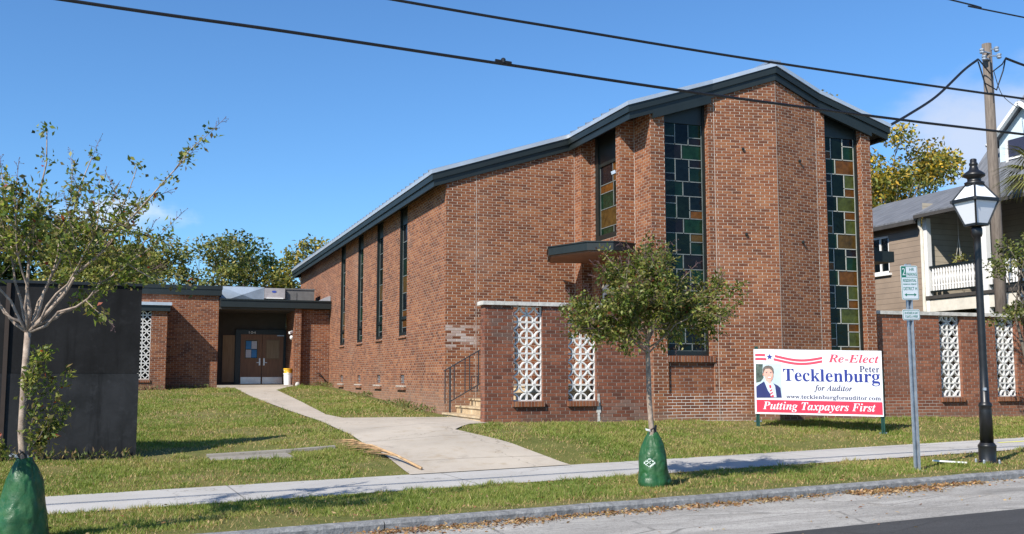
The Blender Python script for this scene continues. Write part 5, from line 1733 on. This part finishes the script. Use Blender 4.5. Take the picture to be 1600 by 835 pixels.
dm = MB(); dm.box(XD - .02, XD + .02, yb_ + .35, ya - .35, 7.55, 8.72); dw = dm.build('window', plain('violet grey dormer glass', (.035, .033, .055), .2), do)
dm = MB(); dm.box(XD - .04, XD - .021, yb_ + .35, ya - .35, 8.12, 8.18); dm.box(XD - .05, XD - .021, ya - .35, ya - .27, 7.55, 8.72); dm.box(XD - .05, XD - .021, yb_ + .27, yb_ + .35, 7.55, 8.72)
dm.build('window_frame', M['white_paint'], dw)
dm = MB(); dm.box(HXF + .3, 23.2, 23.6, 23.64, 5.9, 6.4); 
# hanging plants on the porch
for y_, x_ in ((24.2, 22.9), (22.9, 22.8)):
    r = np.random.default_rng(int(y_ * 10))
    hp = thing('hanging_plant', (x_, y_, 5.0), 'hanging basket plant above the porch rail, %s' % ('by the downpipe' if y_ > 24 else 'behind the lamp post'), 'plant', 'hanging plants on the porch')
    mb = MB(); mb.lathe([(.06, -.08), (.12, 0), (.13, .06)], (x_, y_, 5.0), 10); mb.build('pot', plain('dark pot %d' % int(y_ * 10), (.05, .03, .02), .7), hp)
    mb = MB(); 
    for k in range(3): mb.tube([(x_ + .11 * math.cos(k * 2.1), y_ + .11 * math.sin(k * 2.1), 5.06), (x_, y_, 5.75)], .006, 4)
    mb.tube([(x_, y_, 5.75), (x_, y_, 6.5)], .006, 4)
    mb.build('chain', M['cream_paint'], hp)
    k = 160
    C = np.array([x_, y_, 5.08]) + r.normal(size=(k, 3)) * np.array([.12, .12, .10]); D = rnd_dirs(r, k)
    leaf_mesh('leaves', C, D, side_of(r, D), r.uniform(.06, .12, k), r.uniform(.03, .05, k), M['leaf_far'], pick(r, OLIVE, k), hp)

# ------------------------------------------------------------------ small things
for (x, y, z, h, r0, mat, nm, lab) in ((4.80, 36.42, 1.335, .40, .145, M['white_paint'], 'bucket', 'white plastic bucket on the porch floor beside the brick pier'),):
    bk = thing(nm, (x, y, z), lab, 'bucket', 'buckets by the porch door')
    mb = MB(); mb.lathe([(r0 * .86, 0), (r0, h - .03), (r0 * 1.06, h - .028), (r0 * 1.06, h), (r0 * .97, h), (r0 * .95, h - .06)], (x, y, z), 20); mb.build('pail', mat, bk, smooth=False)
    mb = MB(); mb.tube([(x + r0 * math.cos(a) * 1.04, y - .02 + r0 * math.sin(a) * .3 - .12, z + h - .05 - .12 * math.sin(a)) for a in np.linspace(0, math.pi, 9)], .006, 5); mb.build('handle', M['steel'], bk)
x, y, z = 4.80, 36.42, 1.335 + .405
bk = thing('bucket', (x, y, z), 'yellow plastic bucket stacked on top of the white one', 'bucket', 'buckets by the porch door')
mb = MB(); mb.lathe([(.13, -.1), (.140, .12), (.155, .122), (.155, .16), (.14, .16)], (x, y, z), 20); mb.build('pail', plain('yellow plastic', (.75, .42, .03), .4), bk)
mb = MB(); mb.tube([(x - .15, y - .03, z + .1), (x, y - .17, z + .0), (x + .15, y - .03, z + .1)], .006, 5); mb.build('handle', M['steel'], bk)
mb = MB(); mb.lathe([(.06, 0), (.075, .08), (.05, .14), (.02, .16)], (5.08, 35.95, 1.27), 10, 0, lambda r_, z_, a: r_ * (1 + .2 * math.sin(2 * a + 1)))
tag(mb.build('stone', M['coping'], origin=(5.08, 35.95, 1.27), smooth=True), 'pale lump of stone on the ground in front of the brick pier', 'stone')
M['slab'] = concrete('dirty slab concrete', (.27, .245, .21), None, .6)
# low concrete slab in the left lawn
sl = MB()
def gq(x, y, dz): return Vector((x, y, G(x, y) + dz))
P = [(1.07, 16.72), (2.3, 16.28), (2.22, 16.80), (1.05, 17.02)]
sl.hexa([gq(x, y, -.05) for x, y in P] + [gq(x, y, .012) for x, y in P])
P = [(1.02, 17.03), (2.22, 16.82), (3.0, 16.80), (3.0, 16.90), (2.25, 16.93), (1.02, 17.15)]
sl.poly([gq(x, y, .045) for x, y in P])
for i in range(len(P)): 
    j = (i + 1) % len(P); sl.poly([gq(*P[i], -.05), gq(*P[j], -.05), gq(*P[j], .045), gq(*P[i], .045)])
tag(sl.build('concrete_slab', M['slab'], origin=(1.8, 16.8, .35)), kind='structure')
# fallen palm frond
fr = MB(); r = random.Random(3)
a, b = gq(3.22, 16.55, .12), gq(3.95, 14.95, .05)
fr.tube([b, b.lerp(a, .35) + Vector((0, 0, .06)), b.lerp(a, .7) + Vector((0, 0, .08)), a], [.022, .018, .012, .006], 6)
for k in range(60):
    q = .30 + .70 * k / 60; p = b.lerp(a, q) + Vector((0, 0, .06))
    d = (a - b).normalized() * .8 + Vector((r.uniform(-.55, .25), r.uniform(-.1, .1), 0))
    e = p + d * r.uniform(.25, .55); e.z = G(e.x, e.y) + r.uniform(.05, .16)
    w = Vector((.012, .004, 0))
    fr.poly([p - w, p + w, e])
    fr.poly([p + Vector((0, 0, .01)), p + Vector((0, 0, -.01)), e])
tag(fr.build('fallen_frond', plain('dry frond tan', (.42, .27, .14), .8, 0, .3, 9), origin=(3.6, 15.8, .3)), 'dry tan palm frond lying on the lawn edge beside the path', 'palm frond')
mb = MB(); a, b = gq(11.25, 12.62, .07), gq(11.62, 12.32, .05); mb.beam(a, b, .045, .02)
tag(mb.build('wooden_stake', M['white_paint'], origin=(11.4, 12.45, .3)), 'pale flat stake lying on the verge between parking sign and lamp', 'stake')
mb = MB()
for k in range(7):
    s0 = 4.55 + k * .2
    mb.poly([Vector((*xy(s0, 2.52 + .015 * math.sin(k * 2)), verge_z(s0, 2.5) + .017)), Vector((*xy(s0 + .2, 2.52 + .015 * math.sin(k * 2 + 2)), verge_z(s0 + .2, 2.5) + .017)),
             Vector((*xy(s0 + .2, 2.60 + .01 * math.sin(k * 3)), verge_z(s0 + .2, 2.6) + .017)), Vector((*xy(s0, 2.60 + .01 * math.sin(k * 3 - 3)), verge_z(s0, 2.6) + .017))])
tag(mb.build('paint_mark', plain('yellow marking paint', (.75, .72, .10), .7, 0, .2, 30)), kind='structure')

# ------------------------------------------------------------------ grass, leaf litter
def blade_field(name, seed, regions, mat, hmul=1.0):
    r = np.random.default_rng(seed)
    X = []; Y = []
    for (x0, x1, y0, y1, dens) in regions:
        k = int((x1 - x0) * (y1 - y0) * dens)
        X.append(r.uniform(x0, x1, k)); Y.append(r.uniform(y0, y1, k))
    X = np.concatenate(X); Y = np.concatenate(Y)
    return r, X, Y
def in_poly(X, Y, poly):
    c = np.zeros(len(X), bool); j = len(poly) - 1
    for i in range(len(poly)):
        xi, yi = poly[i]; xj, yj = poly[j]
        m_ = ((yi > Y) != (yj > Y)) & (X < (xj - xi) * (Y - yi) / (yj - yi + 1e-12) + xi)
        c ^= m_; j = i
    return c
def Gv(X, Y):
    dx, dy = X - S0[0], Y - S0[1]
    s = dx * E[0] + dy * E[1]; n = dx * N[0] + dy * N[1]
    sc_ = np.clip(s, -22, 22)
    vz = .26 + .0195 * sc_ + .015 * n
    p = .26 + .0195 * sc_ + .015 * 3.16
    def curve(kn):
        out = np.full_like(n, 1.35)
        for (a, za), (b, zb) in reversed(list(zip(kn, kn[1:]))):
            m_ = n <= b
            v = za + (zb - za) * (n - a) / (b - a)
            out = np.where(m_, v, out)
        return out
    R_ = curve([(3.16, p), (4.8, .40 * p + .60 * .74), (6.3, .72), (9.5, .77), (24, 1.27), (40, 1.35)])
    L_ = curve([(3.16, p), (6.6, .42), (9.5, .6), (24, 1.18), (40, 1.35)])
    t = np.clip((X - 1) / 4, 0, 1)
    return np.where(n < 3.16, vz, L_ + (R_ - L_) * t), s, n
def vnoise(X, Y, scale, seed):
    """cheap smooth value noise"""
    r = np.random.default_rng(seed); T = r.random((64, 64))
    x = X * scale + 100; y = Y * scale + 100
    xi = np.floor(x).astype(int); yi = np.floor(y).astype(int); fx = x - xi; fy = y - yi
    fx = fx * fx * (3 - 2 * fx); fy = fy * fy * (3 - 2 * fy)
    g = lambda a, b: T[a % 64, b % 64]
    return (g(xi, yi) * (1 - fx) + g(xi + 1, yi) * fx) * (1 - fy) + (g(xi, yi + 1) * (1 - fx) + g(xi + 1, yi + 1) * fx) * fy
def make_grass():
    regs = [(-4, 14.5, 10.0, 14.2, 3800), (-5, 8, 14.2, 17.2, 3000), (8, 21, 14, 18.66, 2600), (6.2, 8, 17.2, 18.66, 2600), (-5, 6.2, 17.2, 22, 2200), (-2, 6.2, 22, 36.3, 1000)]
    r, X, Y = blade_field('grass', 9, regs, None)
    Z, s, n = Gv(X, Y)
    w1 = (vnoise(X, Y, 9, 5) - .5) * .10
    ok = (n > -.60 + w1 * .6) & ~((n > 1.52 + w1) & (n < 3.14 + w1))
    ok &= ~in_poly(X + w1 * .8, Y + w1, PATH)
    ok &= ~((X > 6.12) & (Y > 18.60)) 
    ok &= ~((X < .1) & (Y > 17.15) & (Y < 17.42))
    ok &= ~((X > 1.0) & (X < 2.3) & (Y > 16.35 + (2.2 - X) * .3) & (Y < 16.95 + (2.2 - X) * .12))
    ok &= ~((Y > 35.4) & (X < .8)) & ~((X > 5.85) & (Y > 21))
    az = np.arctan2(X, Y) - rad(19.75)
    ok &= np.abs(az) < rad(31)
    bare = vnoise(X, Y, .8, 1) * .62 + vnoise(X, Y, 3.1, 2) * .46 + .05 * (X > 6)
    dry_edge = np.clip((-.05 - n) / .5, 0, 1) * .52            # trampled strip behind the kerb
    isl = ((X > 4.2) & (Y > 20.5)) * .10
    keep = r.random(len(X)) < np.clip(1.25 - (bare + dry_edge + isl - .42) * 3.4, .08, 1)
    ok &= keep
    X, Y, Z, n = X[ok], Y[ok], Z[ok], n[ok]; bare = (bare + dry_edge + isl)[ok]
    k = len(X)
    dist = np.hypot(X, Y)
    h = r.uniform(.020, .060, k) * (1.15 - bare * .6) * np.where(vnoise(X, Y, 7, 18) > .62, 1.45, .9) * (1 + .5 * (vnoise(X, Y, 2.3, 6) - .5))
    h *= np.where(vnoise(X, Y, 5, 8) > .85, 1.6, 1)
    wd = r.uniform(.0045, .008, k) * (dist / 14) ** .8
    a = r.uniform(0, 2 * math.pi, k); la = r.uniform(0, 2 * math.pi, k); ln = r.uniform(.2, 1.1, k) * h
    B = np.stack([X, Y, Z - .004], 1)
    side = np.stack([np.cos(a), np.sin(a), np.zeros(k)], 1) * wd[:, None]
    tip = B + np.stack([np.cos(la) * ln, np.sin(la) * ln, h], 1)
    V = np.stack([B - side, B + side, tip], 1).reshape(-1, 3)
    t = vnoise(X, Y, 1.1, 3) * .55 + vnoise(X, Y, 5, 4) * .35 + r.random(k) * .30 - .04
    g0, g1, g2, dry = np.array([.115, .175, .030]), np.array([.215, .270, .052]), np.array([.34, .32, .095]), np.array([.52, .37, .18])
    col = np.where((t < .55)[:, None], g0 + (g1 - g0) * (t / .55)[:, None], g1 + (g2 - g1) * np.clip((t - .55) / .45, 0, 1)[:, None])
    isdry = r.random(k) < np.clip((bare - .34) * 1.5, .08, .85)
    col[isdry] = dry * r.uniform(.6, 1.15, (isdry.sum(), 1))
    o = np_mesh('grass', V, np.arange(k * 3).reshape(k, 3), M['grass'], col)
    tag(o, 'short mown grass with dry patches on the lawns and verge', 'grass', kind='stuff')
    return k
M['grass'] = leaf_mat('grass blades', .35, .6)
print('blades', make_grass())
def litter():
    r = np.random.default_rng(77)
    S_, N_ = [], []
    for (s0, s1, w, k) in ((-8.3, -6.2, .26, 700), (-6.2, -3.0, .20, 800), (-3.5, -2.2, .14, 140), (-2.0, -.6, .30, 900), (-.5, .35, .2, 330), (1.2, 2.6, .2, 300), (-12, 6, .3, 700)):
        S_.append(r.uniform(s0, s1, k)); N_.append(-.735 - np.abs(r.normal(size=k)) * w * .6)
    k = 500; S_.append(r.uniform(-12, 5, k)); N_.append(r.uniform(-.55, 1.4, k))
    k = 120; S_.append(r.uniform(-12, 5, k)); N_.append(r.uniform(-3.2, -.8, k))
    s = np.concatenate(S_); n = np.concatenate(N_); k = len(s)
    X = S0[0] + s * E[0] + n * N[0]; Y = S0[1] + s * E[1] + n * N[1]
    Z = np.where(n < -.6, .26 + .0195 * s - .57 * .015 - .10 + .02 * (n + .72), .26 + .0195 * s + .015 * n + .03) + r.uniform(.004, .028, k)
    C = np.stack([X, Y, Z], 1); D = rnd_dirs(r, k, .75); U = side_of(r, D)
    U[:, 2] *= .35; U /= np.linalg.norm(U, axis=1)[:, None]
    col = pick(r, [(.32, .17, .07), (.42, .26, .12), (.20, .10, .05), (.50, .34, .18)], k)
    o = leaf_mesh('leaf_litter', C, D, U, r.uniform(.03, .065, k), r.uniform(.015, .03, k), M['leaf_far'], col, None)
    tag(o, 'brown fallen leaves gathered in the gutter and scattered on the verge', 'leaves', kind='stuff')
litter()
def weeds():
    r = np.random.default_rng(31)
    k = 2600
    y = r.uniform(21.6, 36.2, k); x = 6.17 - np.abs(r.normal(size=k)) * .30
    keep = vnoise(x * 0, y, 1.1, 12) > .42
    x, y = x[keep], y[keep]
    x2 = r.uniform(-4, 2.3, 500); y2 = 36.25 - np.abs(r.normal(size=500)) * .12; y2 = np.where(x2 < .75, y2 - .86, y2)
    x3 = r.uniform(-4.5, -.1, 500); y3 = 17.16 - np.abs(r.normal(size=500)) * .08
    x = np.concatenate([x, x2, x3]); y = np.concatenate([y, y2, y3]); k = len(x)
    z, _, _ = Gv(x, y)
    C = np.stack([x, y, z + r.uniform(0, .12, k)], 1); D = rnd_dirs(r, k); D[:, 2] = np.abs(D[:, 2]) + .3; D /= np.linalg.norm(D, axis=1)[:, None]
    o = leaf_mesh('weeds', C, D, side_of(r, D), r.uniform(.05, .13, k), r.uniform(.012, .035, k), M['leaf_far'], pick(r, [(.09, .13, .03), (.15, .17, .05), (.25, .18, .08)], k), None)
    tag(o, 'weedy growth along the foot of the walls', 'weeds', kind='stuff')
weeds()
